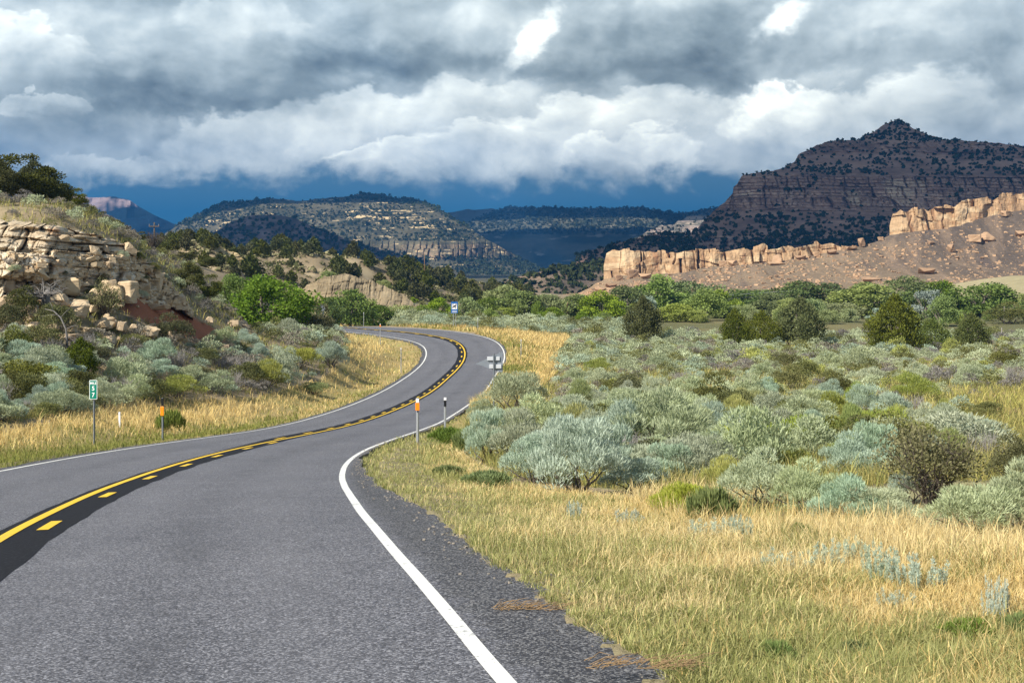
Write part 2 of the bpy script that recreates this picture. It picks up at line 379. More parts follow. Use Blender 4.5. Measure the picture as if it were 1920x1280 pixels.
_i = (np.arange(NR-1)[:, None]*9+np.arange(8)[None]).ravel()
rf = np.stack([_i, _i+1, _i+10, _i+9], 1)
tag(link('road', mesh('road', rv.reshape(-1, 3), rf, m_asph, attrs={'across': offs.ravel()})), kind='structure')

def paint(name, col, rough=.55, wear=.35, dark=(.09, .09, .10)):
    m, t, b = newmat(name); P = pos(t); n = t.noise(P, 26., 5, .75); n2 = t.noise(P, 2.3, 3, .6)
    w = t.map(t.m('ADD', n, t.m('MULTIPLY', t.m('SUBTRACT', n2, .5), .5)), .57, .70, 0, wear+.3)
    c = t.mix(w, t.mix(t.noise(P, 120., 2), tuple(.86*x for x in col), col), dark)
    t.put(b.inputs['Base Color'], c); b.inputs['Roughness'].default_value = rough; bump(t, b, n, .003, .5); return m
m_white = paint('white_paint', (.78, .77, .72), wear=.5); m_yellow = paint('yellow_paint', (.82, .52, .02), wear=.14)
m_seal, t, b = newmat('black_sealant'); P = pos(t)
t.put(b.inputs['Base Color'], t.mix(t.map(t.noise(P, 30., 5, .75), .5, .72), (.007, .007, .009), (.035, .035, .04))); b.inputs['Roughness'].default_value = .8; b.inputs['Specular IOR Level'].default_value = .2
bump(t, b, t.noise(P, 50., 3), .004, .4)
def strip(name, m, st, o1, o2, up):
    st = np.asarray(st, float); o1 = np.broadcast_to(o1, st.shape); o2 = np.broadcast_to(o2, st.shape)
    v = np.stack([road_pt(st, o1, up), road_pt(st, o2, up)], 1).reshape(-1, 3)
    i = np.arange(len(st)-1)*2
    tag(link(name, mesh(name, v, np.stack([i, i+1, i+3, i+2], 1), m)), kind='structure')
_fs = np.arange(0, NR-1, 1.0)
wob = .012*fbm(_fs*.15, 0, 0, 2, 40)
strip('white_edge_line', m_white, _fs, -3.655+wob, -3.55+wob, .004)
strip('white_edge_line', m_white, _fs, 3.55+wob, 3.65+wob, .004)
# the solid line swaps sides of the pair at the turn of the S
i_sw = int(np.argmin(np.abs(CX+F*RC[:, 0]/np.maximum(RC[:, 1], 2)-500)+1e3*((RC[:, 1] < 20) | (RC[:, 1] > 60))))
sw = sstep(i_sw-14, i_sw+14, _fs)
rag = .035*fbm(_fs*.5, 7, 0, 3, 42)
strip('black_sealant_strip', m_seal, _fs, -.17-.48*sw+rag, .52-.30*sw+rag*1.2, .003)
strip('yellow_centre_line', m_yellow, _fs, -.06+wob, .06+wob, .007)
dv, df = [], []
pxs = CX+F*RC[:, 0]/np.maximum(RC[:, 1], 2)
def dash(i0, i1, oa, ob):
    st = np.linspace(i0, i1, 4); b0 = len(dv)*1
    for s_ in st:
        for p in road_pt(np.array([s_, s_]), np.array([oa, ob]), .008): dv.append(p)
    for k in range(3): df.append((b0+2*k, b0+2*k+1, b0+2*k+3, b0+2*k+2))
_dx = CX+F*(RC[:, 0]+.28*RN[:, 0])/np.maximum(RC[:, 1]+.28*RN[:, 1], 2)
_k0 = int(np.argmin(np.abs(RC[:, 1]-9))); _k1 = int(np.argmin(np.abs(RC[:, 1]-60)))
for q in (-190, -40, 95, 203, 282, 350, 408, 465, 512):
    i = np.interp(q, _dx[_k0:_k1], np.arange(_k0, _k1)) if q > -50 else np.interp(-40, _dx[_k0:_k1], np.arange(_k0, _k1))-8
    dash(i-1.2, i+1.2, .21, .33)
for i in np.arange(i_sw+6, NR-60, 9.6): dash(i, i+3.0, -.34, -.22)
tag(link('yellow_centre_dashes', mesh('yellow_centre_dashes', np.array(dv), np.array(df), m_yellow)), kind='structure')

# loose gravel and grit along the pavement edge
_gr = np.random.default_rng(61); _n = 6000; _st = _gr.uniform(10, 190, _n); _sd = np.where(_gr.random(_n) < .75, 1, -1); _of = _sd*(np.where(_sd > 0, np.interp(_st, _k, eR), np.interp(_st, _k, eL))+_gr.normal(0, .13, _n))
_p = road_pt(_st, _of, 0); _p[:, 2] = np.where(np.abs(_of) > np.where(_sd > 0, np.interp(_st, _k, eR), np.interp(_st, _k, eL)), ground(_p[:, 0], _p[:, 1])+.004, _p[:, 2])
_cb = np.array([(x, y, z) for x in (-1, 1) for y in (-1, 1) for z in (-1, 1)], float)*.5; _fc = np.array([(0, 1, 3, 2), (4, 6, 7, 5), (0, 4, 5, 1), (2, 3, 7, 6), (0, 2, 6, 4), (1, 5, 7, 3)])
_v = _cb[None]*(1+_gr.normal(0, .3, (_n, 8, 3)))*(.005+.022*_gr.random(_n)**4)[:, None, None]+_p[:, None]
tag(link('edge_gravel', mesh('edge_gravel', _v.reshape(-1, 3), (_fc[None]+(np.arange(_n)*8)[:, None, None]).reshape(-1, 4), flat('gravel_stone', (.24, .21, .175), .9, var=.5, scale=30))), kind='stuff')

# ================================================================== HILLS AND CLIFFS beyond the plain
def hillmat(name, s, bumpd):
    m, t, b = newmat(name); P = pos(t); v = t.node('ShaderNodeVertexColor', layer_name='Col').outputs[0]
    a = t.noise(P, 1/s, 6, .65); g = t.noise(t.vm('MULTIPLY', P, (.25, .25, 1.6)), 2.2/s, 5, .6)
    c = t.mix(t.map(a, .3, .7, .0, .6), v, t.mix(1., v, (.45, .43, .42), 'MULTIPLY'))
    c = t.mix(t.map(g, .55, .75, 0, .5), c, t.mix(1., v, (1.35, 1.3, 1.25), 'MULTIPLY'))
    t.put(b.inputs['Base Color'], c); b.inputs['Roughness'].default_value = .95; b.inputs['Specular IOR Level'].default_value = .08
    bump(t, b, t.m('ADD', a, g), bumpd, .8); return m
def blocks(x, z, w, h, amp, seed, crack=1., cw=.06, under=.5):
    zz = z/h+.35*fbm(x/w*.35, z/h*.3, 0, 2, seed); row = np.floor(zz)
    u = x/w*(.6+.9*h1(row, seed+5))+h1(row, seed+1)*9+.3*fbm(x/w*1.4, z/h*.8, 3, 3, seed+2); c = np.floor(u)
    fu, fz = u-c, zz-row; e = np.minimum(fu, 1-fu)
    d = -amp*h2(c, row, seed+3)
    d = d+crack*np.exp(-(e/cw)**2)*(h2(np.round(u), row, seed+4) > .35)+under*sstep(.22, .0, fz)*h2(row, row, seed+6)
    return d+.12*amp*fbm(x/w*4, z/h*4, 1, 4, seed+7)
def hill(name, px0, px1, nc, nr, top, base, D0, lev, colf, mat, relief=None, amp=(0, 1), back=200., shift=None, rag=0., rag_s=12, seed=0, steps=None, kind='structure', parent=None, drop=.35):
    px = np.linspace(px0, px1, nc)
    tp = np.interp(px, *zip(*top)); bp = np.interp(px, *zip(*base))
    tp = tp+rag*fbm(px/rag_s, 0, 0, 4, seed+1)
    if steps: tp = tp-3+steps[0]*(h1(px/steps[1]+.8*fbm(px/steps[1]/1.5, 0, 0, 2, seed+9), seed+8)**2)
    s = np.linspace(0, 1, nr)[:, None]
    PYg = bp+(tp-bp)*s; PXg = np.broadcast_to(px, PYg.shape)
    sh = np.interp(px, *zip(*shift)) if shift else 0.
    lx, ly = zip(*sorted(lev)); T = np.interp(PYg+sh, lx, ly)
    D = np.interp(px, *zip(*D0))+T
    X0 = (PXg-CX)/F*D; Z0 = (HY-PYg)/F*D
    if amp[0]: D = D+amp[0]*fbm(X0/amp[1], Z0/amp[1]*.6, 0, 5, seed+2)+amp[0]*.8*np.abs(fbm(X0/amp[1]*.8, Z0/amp[1]*.12, 5, 4, seed+3))
    if relief is not None: D = D+relief(X0, Z0, PXg, PYg)
    V = W3(PXg, PYg, D)
    bk = []
    for k in range(1, 7):
        q = V[-1].copy(); q[:, :2] *= (1+back*k/6/np.hypot(q[:, 0], q[:, 1]))[:, None]; q[:, 2] -= drop*back*(k/6)**1.5; bk.append(q)
    Vg = np.concatenate([V, np.array(bk)], 0); n = len(Vg)
    dz = np.gradient(V[..., 2], axis=0); dd = np.gradient(V[..., 1], axis=0)
    steep = np.clip(dz/(np.abs(dd)+np.abs(dz)+1e-6), 0, 1)
    steep = np.concatenate([steep, np.zeros((6, nc))]); PXf = np.concatenate([PXg, np.repeat(px[None], 6, 0)]); PYf = np.concatenate([PYg, np.repeat(tp[None], 6, 0)])
    C = colf(Vg[..., 0], Vg[..., 1], Vg[..., 2], PXf, PYf, steep)
    i = (np.arange(n-1)[:, None]*nc+np.arange(nc-1)[None]).ravel()
    o = link(name, mesh(name, Vg.reshape(-1, 3), np.stack([i, i+1, i+nc+1, i+nc], 1), mat, cols={'Col': np.clip(C.reshape(-1, 3), .01, .85)}, smooth=False), parent)
    if kind: tag(o, kind=kind)
    return dict(o=o, V=Vg, st=steep, px=PXf, py=PYf, nr=nr)
def C3(*c): return np.array(c, float)
def lerp3(a, b, k): return a+(b-a)*np.asarray(k)[..., None]
blob_rng = np.random.default_rng(99)
def scatter(h, n, ok, size, name, label, mat, cards=12, tall=1.1, seed=0):
    """woodland on a slope too far to count: tufts of leaf cards, one object"""
    r = np.random.default_rng(seed); V, nr, nc = h['V'], h['nr'], h['V'].shape[1]
    m = n*6; a = r.integers(0, nr, m); b = r.integers(0, nc-1, m); f = r.random(m)
    p = V[a, b]*(1-f[:, None])+V[a, np.minimum(b+1, nc-1)]*f[:, None]
    k = ok(h['px'][a, b], h['py'][a, b], h['st'][a, b], p, r.random(m))
    p = p[k][:n]; n = len(p); sz = size*r.lognormal(0, .33, n)
    d = r.normal(size=(n, cards, 3)); d /= np.linalg.norm(d, axis=2)[..., None]; d[..., 2] = np.abs(d[..., 2])*tall
    c = p[:, None]+d*(sz[:, None, None]*.33*r.random((n, cards, 1))**.4); c[..., 2] += sz[:, None]*.1
    w = sz[:, None, None]*r.uniform(.16, .3, (n, cards, 1))
    e1 = r.normal(size=(n, cards, 3)); e1 /= np.linalg.norm(e1, axis=2)[..., None]
    e2 = np.cross(e1, d/np.linalg.norm(d, axis=2)[..., None]); e2 /= np.linalg.norm(e2, axis=2)[..., None]+1e-6
    v = np.stack([c-e1*w, c-e2*w*.9, c+e1*w, c+e2*w*.9], 2).reshape(-1, 3)
    tint = np.repeat(np.clip(r.random((n, 1))*.7+r.random((n, cards))*.4, 0, 1).ravel(), 4)
    tag(link(name, mesh(name, v, np.arange(len(v)).reshape(-1, 4), mat, attrs={'tint': tint})), label, None, None, 'stuff')
m_wood_dark = leafmat('juniper_woodland', (.022, .034, .016), (.055, .066, .028), trans=.1, rnd=0)
m_wood_far = leafmat('far_woodland', (.022, .035, .022), (.06, .075, .04), trans=.1, rnd=0)
def layer(z, s, seed): return h1(np.floor(z/s), seed)

# --- far mountains under the cloud
mh_far = hillmat('far_mountain_rock', 60., 12)
def c_far(x, y, z, px, py, st):
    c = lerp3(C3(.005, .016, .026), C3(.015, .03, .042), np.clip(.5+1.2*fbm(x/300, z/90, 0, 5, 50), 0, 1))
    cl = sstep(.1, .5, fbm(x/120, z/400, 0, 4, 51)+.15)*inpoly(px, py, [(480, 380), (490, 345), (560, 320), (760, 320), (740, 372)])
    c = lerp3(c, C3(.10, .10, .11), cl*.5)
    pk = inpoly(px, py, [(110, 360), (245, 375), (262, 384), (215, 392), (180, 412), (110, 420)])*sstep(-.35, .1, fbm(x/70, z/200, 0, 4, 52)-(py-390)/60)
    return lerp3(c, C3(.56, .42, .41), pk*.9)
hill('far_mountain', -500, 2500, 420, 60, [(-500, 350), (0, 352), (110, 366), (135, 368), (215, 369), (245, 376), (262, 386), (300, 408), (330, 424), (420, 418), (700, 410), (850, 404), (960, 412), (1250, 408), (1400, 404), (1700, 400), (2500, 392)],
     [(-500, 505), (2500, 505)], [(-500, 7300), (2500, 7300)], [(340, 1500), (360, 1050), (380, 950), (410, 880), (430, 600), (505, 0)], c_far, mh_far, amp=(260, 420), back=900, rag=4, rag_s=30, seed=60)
# --- blue tree-covered ridges closing the valley
mh_mid = hillmat('ridge_rock', 30., 6)
def c_ridge(x, y, z, px, py, st):
    n = fbm(x/90, y/140, z/40, 5, 61)
    c = lerp3(C3(.055, .07, .05), C3(.17, .165, .12), np.clip(.45+1.3*n, 0, 1))
    return lerp3(c, C3(.42, .38, .32), sstep(.33, .5, fbm(x/40, z/9, y/60, 4, 62))*.8)
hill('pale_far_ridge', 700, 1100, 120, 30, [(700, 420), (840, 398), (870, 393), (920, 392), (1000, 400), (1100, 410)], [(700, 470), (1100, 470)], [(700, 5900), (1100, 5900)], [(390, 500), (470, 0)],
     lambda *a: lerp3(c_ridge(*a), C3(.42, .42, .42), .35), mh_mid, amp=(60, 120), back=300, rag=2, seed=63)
hb = hill('blue_ridge', 840, 1600, 300, 80, [(840, 432), (880, 417), (910, 402), (940, 391), (960, 387), (1020, 389), (1060, 390), (1200, 389), (1240, 395), (1262, 400), (1300, 396), (1345, 391), (1400, 396), (1600, 400)],
     [(840, 512), (1600, 512)], [(840, 3700), (1000, 3550), (1600, 3500)], [(385, 1300), (396, 900), (425, 520), (432, 380), (450, 250), (512, 0)], c_ridge, mh_mid, amp=(70, 160), back=600, rag=2.5, rag_s=14, seed=64)
scatter(hb, 3500, lambda px, py, st, p, r: py < 440, 11, 'ridge_woodland', None, m_wood_far, 7, seed=2)
hp = hill('pale_canyon_slope', 1040, 1460, 260, 90, [(1040, 512), (1085, 500), (1110, 478), (1150, 468), (1190, 447), (1215, 432), (1240, 424), (1262, 420), (1290, 408), (1320, 402), (1345, 400), (1380, 403), (1460, 410)],
     [(1040, 515), (1460, 515)], [(1040, 1900), (1460, 1900)], [(395, 900), (425, 560), (432, 550), (455, 420), (472, 330), (480, 322), (498, 80), (515, 0)],
     lambda x, y, z, px, py, st: lerp3(lerp3(C3(.16, .15, .12), C3(.46, .36, .30), np.clip(.3+1.6*fbm(x/50, z/14, y/60, 5, 66)+sstep(1280, 1130, px)*.4+st*.3, 0, 1)), C3(.62, .50, .38), sstep(.3, .45, fbm(x/25, z/5, 0, 4, 67))*.7),
     mh_mid, relief=lambda x, z, px, py: blocks(x, z, 26, 12, 14, 68, 10, .08, 4), amp=(40, 90), back=300, rag=5, rag_s=16, seed=69)
scatter(hp, 900, lambda px, py, st, p, r: (st < .75) & (r < .8), 7, 'canyon_woodland', None, m_wood_far, 8, seed=3)

# --- rounded ridge with pale ledges, centre of the valley
mh_c = hillmat('ledge_ridge_rock', 9., 2.5)
def c_cent(x, y, z, px, py, st):
    n = fbm(x/40, y/60, z/20, 5, 71)
    c = lerp3(C3(.072, .07, .042), C3(.16, .142, .09), np.clip(.4+1.2*n, 0, 1))
    led = sstep(.22, .34, fbm(x/22, z/3.2, y/80, 4, 72)+.22*inpoly(px, py, [(640, 385), (730, 378), (800, 400), (850, 420), (840, 440), (720, 430), (650, 410)])+.2*inpoly(px, py, [(345, 425), (380, 408), (435, 412), (430, 430)])-.20)
    c = lerp3(c, C3(.80, .61, .34), led)
    cl = ((py > 448) & (py < 498) & (px > 640))*sstep(.35, .7, st)
    c = lerp3(c, lerp3(C3(.36, .24, .15), C3(.56, .40, .25), .5+.5*fbm(x/14, z/40, 0, 4, 73)), cl*.85)
    return lerp3(c, C3(.05, .06, .035), (inpoly(px, py, [(655, 372), (690, 355), (745, 355), (760, 375)]) | inpoly(px, py, [(755, 378), (780, 365), (830, 380), (885, 425), (860, 418), (800, 385)]))*.8)
hc = hill('ledge_ridge', 250, 1060, 620, 190, [(250, 470), (310, 437), (345, 415), (380, 396), (420, 379), (500, 373), (560, 376), (640, 369), (690, 362), (715, 363), (742, 373), (765, 370), (800, 379), (830, 395), (870, 420), (900, 441), (930, 458), (960, 475), (1010, 503), (1060, 514)],
     [(250, 520), (1060, 520)], [(250, 2150), (500, 1950), (820, 1900), (900, 1960), (1000, 2100), (1060, 2200)],
     [(355, 1000), (370, 800), (380, 640), (410, 480), (440, 330), (452, 270), (457, 262), (484, 236), (488, 226), (505, 110), (520, 0)], c_cent, mh_c,
     relief=lambda x, z, px, py: sstep(446, 456, py)*sstep(496, 486, py)*sstep(650, 700, px)*blocks(x, z, 14, 16, 9, 74, 8, .09, 2), amp=(24, 70), back=500, shift=[(250, 0), (700, 0), (800, -2), (1060, 0)], rag=2.0, rag_s=16, seed=75)
scatter(hc, 8000, lambda px, py, st, p, r: ((py < 452) | (py > 480)) & (r < .25+.75*sstep(-.25, .25, fbm(p[:, 0]/60, p[:, 1]/60, p[:, 2]/30, 3, 76))), 5.2, 'ridge_woodland', None, m_wood_far, 8, seed=4)
scatter(hc, 1500, lambda px, py, st, p, r: inpoly(px, py, [(650, 375), (690, 352), (745, 352), (765, 378)]) | inpoly(px, py, [(750, 382), (780, 360), (830, 378), (890, 428), (870, 425), (800, 390)]) | inpoly(px, py, [(330, 425), (420, 372), (510, 365), (505, 382), (425, 392), (350, 425)]), 7., 'crest_woodland', None, m_wood_dark, 8, seed=5)
def c_foot(x, y, z, px, py, st):
    return lerp3(C3(.10, .08, .075), C3(.27, .19, .16), np.clip(.4+1.3*fbm(x/20, z/8, y/30, 5, 77), 0, 1))
hf = hill('dark_foothill', 300, 800, 300, 70, [(300, 470), (360, 452), (400, 437), (440, 412), (470, 405), (515, 401), (550, 408), (590, 425), (630, 440), (660, 452), (710, 468), (800, 490)], [(300, 520), (800, 520)], [(300, 1560), (500, 1420), (800, 1580)],
     [(400, 250), (412, 190), (425, 150), (470, 70), (520, 0)], c_foot, mh_c, amp=(22, 50), back=160, rag=3, rag_s=12, seed=78)
scatter(hf, 1500, lambda px, py, st, p, r: r < .9, 5.6, 'foothill_woodland', None, m_wood_dark, 9, seed=6)

# --- the butte with its cone
mh_b = hillmat('butte_rock', 6., 2.4)
def c_butte(x, y, z, px, py, st):
    zz = z+.03*x+2*fbm(x/40, z/20, 0, 3, 80)
    L = layer(zz, 3.1, 81)*.6+layer(zz, 9.3, 82)*.4
    rock = lerp3(C3(.36, .19, .125), C3(.98, .65, .44), np.clip(L+.5*fbm(x/18, z/10, 0, 4, 83), 0, 1))
    soil = lerp3(C3(.25, .145, .10), C3(.52, .32, .22), np.clip(.5+fbm(x/30, z/15, y/40, 4, 84), 0, 1))
    c = lerp3(soil, rock, sstep(.45, .75, st))
    sun_patch = inpoly(px, py, [(1560, 345), (1640, 335), (1740, 340), (1720, 385), (1600, 385)])*sstep(-.2, .2, fbm(x/25, z/20, 0, 3, 85))  # patch of sunlight put into the rock colour of the shaded cliff
    return lerp3(c, C3(.85, .62, .40), sun_patch*.8*sstep(.3, .6, st))
def r_butte(x, z, px, py):
    cliff = sstep(326, 332, py)*sstep(400, 386, py); up = sstep(262, 268, py)*sstep(292, 286, py)*(px > 1520)
    low = sstep(438, 442, py)*sstep(475, 470, py)*(px < 1420)
    zz = z+.03*x
    return cliff*(blocks(x, zz, 16, 11, 7, 86, 5, .07, 3)+blocks(x, zz, 7, 3.4, 3, 87, 2, .08, 1.5))+up*blocks(x, zz, 12, 5, 6, 88, 3, .08, 3)+low*blocks(x, zz, 10, 4, 5, 89, 3, .08, 3)+(1-cliff)*1.4*np.round(2*layer(zz, 4.2, 90))
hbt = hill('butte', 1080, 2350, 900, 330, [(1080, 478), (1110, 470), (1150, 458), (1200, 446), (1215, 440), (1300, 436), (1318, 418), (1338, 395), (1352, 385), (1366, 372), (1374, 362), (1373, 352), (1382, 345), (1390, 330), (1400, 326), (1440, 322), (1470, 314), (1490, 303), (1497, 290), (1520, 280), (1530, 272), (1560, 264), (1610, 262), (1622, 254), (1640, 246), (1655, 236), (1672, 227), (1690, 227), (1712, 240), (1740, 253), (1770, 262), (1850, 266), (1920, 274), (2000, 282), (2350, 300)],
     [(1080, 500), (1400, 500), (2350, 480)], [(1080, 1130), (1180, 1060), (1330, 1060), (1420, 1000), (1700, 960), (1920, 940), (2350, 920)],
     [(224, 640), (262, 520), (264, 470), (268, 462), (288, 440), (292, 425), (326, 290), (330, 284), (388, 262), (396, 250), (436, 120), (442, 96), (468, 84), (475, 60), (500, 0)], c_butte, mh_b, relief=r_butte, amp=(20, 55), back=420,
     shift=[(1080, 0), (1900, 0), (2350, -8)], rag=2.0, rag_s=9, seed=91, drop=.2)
def ok_butte(px, py, st, p, r):
    n = fbm(p[:, 0]/35, p[:, 1]/50, p[:, 2]/25, 3, 92)
    low = (py > 396); mid = (py > 288) & (py < 330); cone = (py < 264)
    den = np.where(cone, .95, np.where(low, .30+.35*sstep(1330, 1450, px), np.where(mid, .42, np.where(py < 288, .36, .03))))
    return r < .85*den*(.35+1.2*sstep(-.3, .3, n))
scatter(hbt, 7000, ok_butte, 4.1, 'butte_woodland', None, m_wood_dark, 11, seed=7)

# --- sunlit sandstone cliffs and the talus below them
m_sand = hillmat('sandstone', 2.6, .5)
def c_sand(x, y, z, px, py, st):
    n = fbm(x/6, z/18, 0, 4, 101)
    c = lerp3(C3(.39, .245, .135), C3(.61, .415, .235), np.clip(.5+.9*n, 0, 1))
    c = lerp3(c, C3(.33, .17, .09), sstep(.25, .45, fbm(x/2.5, z/22, 0, 3, 102))*.6)
    return lerp3(c, C3(.69, .525, .32), sstep(.1, .45, fbm(x/9, z/3., 0, 4, 103))*.6)
def r_sand(x, z, px, py):
    x2 = x+3.5*fbm(x/17, z/60, 0, 3, 109); m = sstep(-.15, .15, fbm(x/22, z/30, 0, 2, 110))
    return blocks(x2, z, 14., 34, 7, 104, 5, .035, .5)+m*blocks(x2, z, 6.5, 8, 2.2, 108, 1.2, .05, .9)+(1-m)*blocks(x2, z+.1*x, 7, 3.2, .5, 105, .2, .05, .25)+.9*fbm(x/5, z/5, 0, 4, 115)
hill('sandstone_cliff', 1132, 1640, 700, 110, [(1132, 500), (1137, 477), (1150, 472), (1185, 468), (1250, 472), (1300, 468), (1322, 471), (1345, 466), (1352, 472), (1400, 463), (1408, 466), (1432, 458), (1440, 463), (1478, 456), (1490, 461), (1520, 453), (1532, 452), (1540, 458), (1560, 455), (1580, 464), (1605, 464), (1640, 470)],
     [(1132, 545), (1200, 530), (1330, 520), (1640, 505)], [(1132, 610), (1160, 596), (1300, 600), (1450, 606), (1640, 620)], [(450, 12), (475, 8), (545, 0)], c_sand, m_sand, relief=r_sand, amp=(3, 14), back=60, rag=2.5, rag_s=9, seed=106, steps=(10, 30))
hill('upper_sandstone_cliff', 1668, 2300, 560, 110, [(1668, 425), (1674, 402), (1690, 397), (1700, 399), (1715, 391), (1732, 388), (1740, 394), (1752, 386), (1775, 383), (1788, 388), (1800, 379), (1850, 372), (1862, 375), (1880, 366), (1920, 360), (2000, 350), (2300, 330)],
     [(1668, 455), (1720, 447), (1800, 438), (1920, 412), (2300, 380)], [(1668, 628), (1690, 610), (1800, 612), (2300, 640)], [(330, 14), (400, 8), (455, 0)], c_sand, m_sand, relief=r_sand, amp=(3, 14), back=80, rag=2.5, rag_s=8, seed=107, steps=(8, 30))
m_tal = hillmat('talus_soil', 2.2, .8)
def c_tal(x, y, z, px, py, st):
    n = fbm(x/14, y/30, z/8, 4, 111); rib = fbm(x/5-z/6, y/60, 0, 4, 112)
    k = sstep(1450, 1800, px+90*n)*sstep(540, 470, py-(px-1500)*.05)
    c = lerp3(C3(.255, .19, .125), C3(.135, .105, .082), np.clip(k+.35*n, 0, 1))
    c = lerp3(c, C3(.34, .24, .16), sstep(.1, .5, rib)*.45)
    c = lerp3(c, C3(.42, .29, .17), (px < 1160)*.7)
    return lerp3(c, C3(.09, .07, .07), sstep(.25, .55, -rib)*.4)
htal = hill('talus_slope', 1030, 2350, 560, 130, [(1030, 556), (1090, 548), (1112, 535), (1132, 524), (1160, 518), (1200, 515), (1280, 512), (1330, 500), (1400, 496), (1450, 490), (1500, 484), (1550, 474), (1590, 466), (1620, 461), (1650, 450), (1670, 440), (1700, 436), (1735, 432), (1770, 428), (1800, 423), (1830, 412), (1870, 402), (1920, 394), (2000, 384), (2350, 345)],
     [(1030, 562), (1500, 560), (1700, 556), (1920, 540), (2350, 530)], [(1030, 520), (1300, 470), (1700, 430), (2350, 420)], [(340, 230), (400, 185), (440, 150), (490, 118), (530, 60), (562, 0)], c_tal, m_tal, amp=(7, 15), back=30, rag=1.5, seed=113)
# dark wooded knoll in the gap of the valley
hk = hill('wooded_knoll', 860, 1180, 240, 50, [(860, 553), (900, 543), (930, 535), (960, 524), (1000, 512), (1040, 503), (1075, 500), (1110, 494), (1140, 490), (1180, 492)], [(860, 572), (1180, 572)], [(860, 640), (930, 620), (1050, 600), (1180, 640)], [(488, 130), (515, 70), (540, 40), (572, 0)],
     lambda x, y, z, px, py, st: lerp3(C3(.13, .105, .08), C3(.27, .195, .13), np.clip(.5+fbm(x/12, z/5, y/20, 4, 116), 0, 1)), m_tal, amp=(7, 25), back=90, rag=3, seed=117)
scatter(hk, 620, lambda px, py, st, p, r: r < .25+.7*sstep(525, 505, py), 3.3, 'knoll_woodland', None, m_wood_dark, 14, seed=9)
# fluted bluff and broken ledges on the tan hills
m_blf = hillmat('bluff_soil', 1.6, .4)
def c_blf(x, y, z, px, py, st):
    c = lerp3(C3(.17, .135, .085), C3(.33, .265, .17), np.clip(.45+.9*fbm(x/2.2, z/9, 0, 4, 141), 0, 1)); return lerp3(c, C3(.34, .265, .16), sstep(.5, .2, st)*.8)
hill('badland_bluff', 560, 775, 330, 70, [(560, 545), (590, 527), (612, 517), (640, 514), (660, 517), (700, 527), (735, 543), (775, 566)], [(560, 566), (775, 574)], [(560, 252), (620, 244), (775, 250)], [(500, 16), (514, 10), (526, 8), (546, 5.5), (574, 0)], c_blf, m_blf,
     relief=lambda x, z, px, py: -.6*np.abs(fbm(x/.9+.25*fbm(x, z, 0, 2, 144), z/9, 0, 4, 142))*sstep(568, 545, py)+.5*fbm(x/2.5, z/1.2, 0, 4, 149)+blocks(x, z, 1.9, 1.6, .35, 143, .3, .1, .3), amp=(2.2, 9), back=22, rag=4, rag_s=8, seed=145, drop=.12)
m_yl = hillmat('yellow_ledge_rock', .9, .25)
hill('yellow_ledges', 326, 460, 260, 60, [(326, 486), (345, 474), (365, 466), (395, 463), (425, 466), (445, 476), (460, 490)], [(326, 500), (460, 506)], [(326, 232), (460, 246)], [(463, 8), (500, 0)],
     lambda x, y, z, px, py, st: lerp3(C3(.30, .22, .11), C3(.62, .48, .26), np.clip(.5+fbm(x/1.5, z/1.2, 0, 4, 147), 0, 1)), m_yl, relief=lambda x, z, px, py: blocks(x, z, 1.5, 1., 1.3, 146, .8, .09, .8), amp=(1.5, 6), back=10, rag=5, rag_s=6, seed=148, drop=.2)
# --- left roadside outcrop of layered rock
m_ledge = hillmat('layered_rock', .55, .07)
def c_led(x, y, z, px, py, st):
    zz = z+.13*x; L = layer(zz+.15*fbm(x*.6, z, 0, 2, 121), .33, 122)
    c = lerp3(C3(.54, .42, .28), C3(.85, .73, .55), np.clip(.25+.6*L+.5*fbm(x*.7, zz*1.4, y*.5, 4, 123), 0, 1))
    c = lerp3(c, C3(.44, .21, .09), sstep(.22, .5, fbm(x*.5, z*.5, y*.4, 3, 124))*.75)
    return lerp3(c, C3(.36, .28, .18), sstep(.5, .15, st)*.7)
def r_led(x, z, px, py):
    zz = z+.13*x
    big = sstep(150, 60, px)*sstep(430, 470, py)*sstep(580, 550, py)+sstep(190, 215, px)*sstep(262, 250, px)*sstep(490, 520, py)
    big = np.clip(big, 0, 1)
    thin = blocks(x, zz, 1.9, .5, 1.25, 125, .4, .06, .9)+blocks(x, zz, .7, .21, .35, 126, .15, .08, .22)
    bl = blocks(x, zz, 1.5, 1.5, 1.6, 127, 1.3, .08, 1.3)+blocks(x, zz, .6, .5, .2, 130, .15, .08, .15)-.4
    m2 = sstep(-.2, .25, fbm(x*.22, z*.35, 2, 3, 131))*(1-big)
    mid = blocks(x+.4*fbm(x, z, 0, 2, 132), zz, 1.1, .75, 1.1, 133, .7, .08, .9)
    return thin*(1-big)*(1-m2)+mid*m2+bl*big+.9*fbm(x*.55, z*.6, 0, 5, 128)+.35*blocks(x+.5*fbm(x*.8, z*.8, 0, 2, 134), z-.2*x, .9, .9, 1., 135, .5, .1, .5)
hled = hill('layered_rock_outcrop', -320, 362, 640, 230, [(-320, 405), (0, 412), (60, 418), (110, 424), (140, 430), (185, 440), (215, 450), (240, 460), (258, 474), (275, 490), (300, 508), (320, 536), (345, 566), (362, 590)],
     [(-320, 640), (0, 632), (100, 628), (160, 615), (205, 592), (235, 568), (300, 568), (345, 582), (362, 596)], [(-320, 66), (0, 67.5), (100, 69), (200, 73.5), (260, 77), (300, 80), (425, 86.5)], [(400, 11), (425, 7), (470, 5.6), (520, 4.4), (560, 3.4), (600, 1.6), (645, 0)],
     c_led, m_ledge, relief=r_led, back=6, rag=4, rag_s=14, seed=129, kind=None)
tag(hled['o'], 'layered tan sandstone outcrop breaking out of the hillside above the roadside sagebrush', 'rock outcrop')

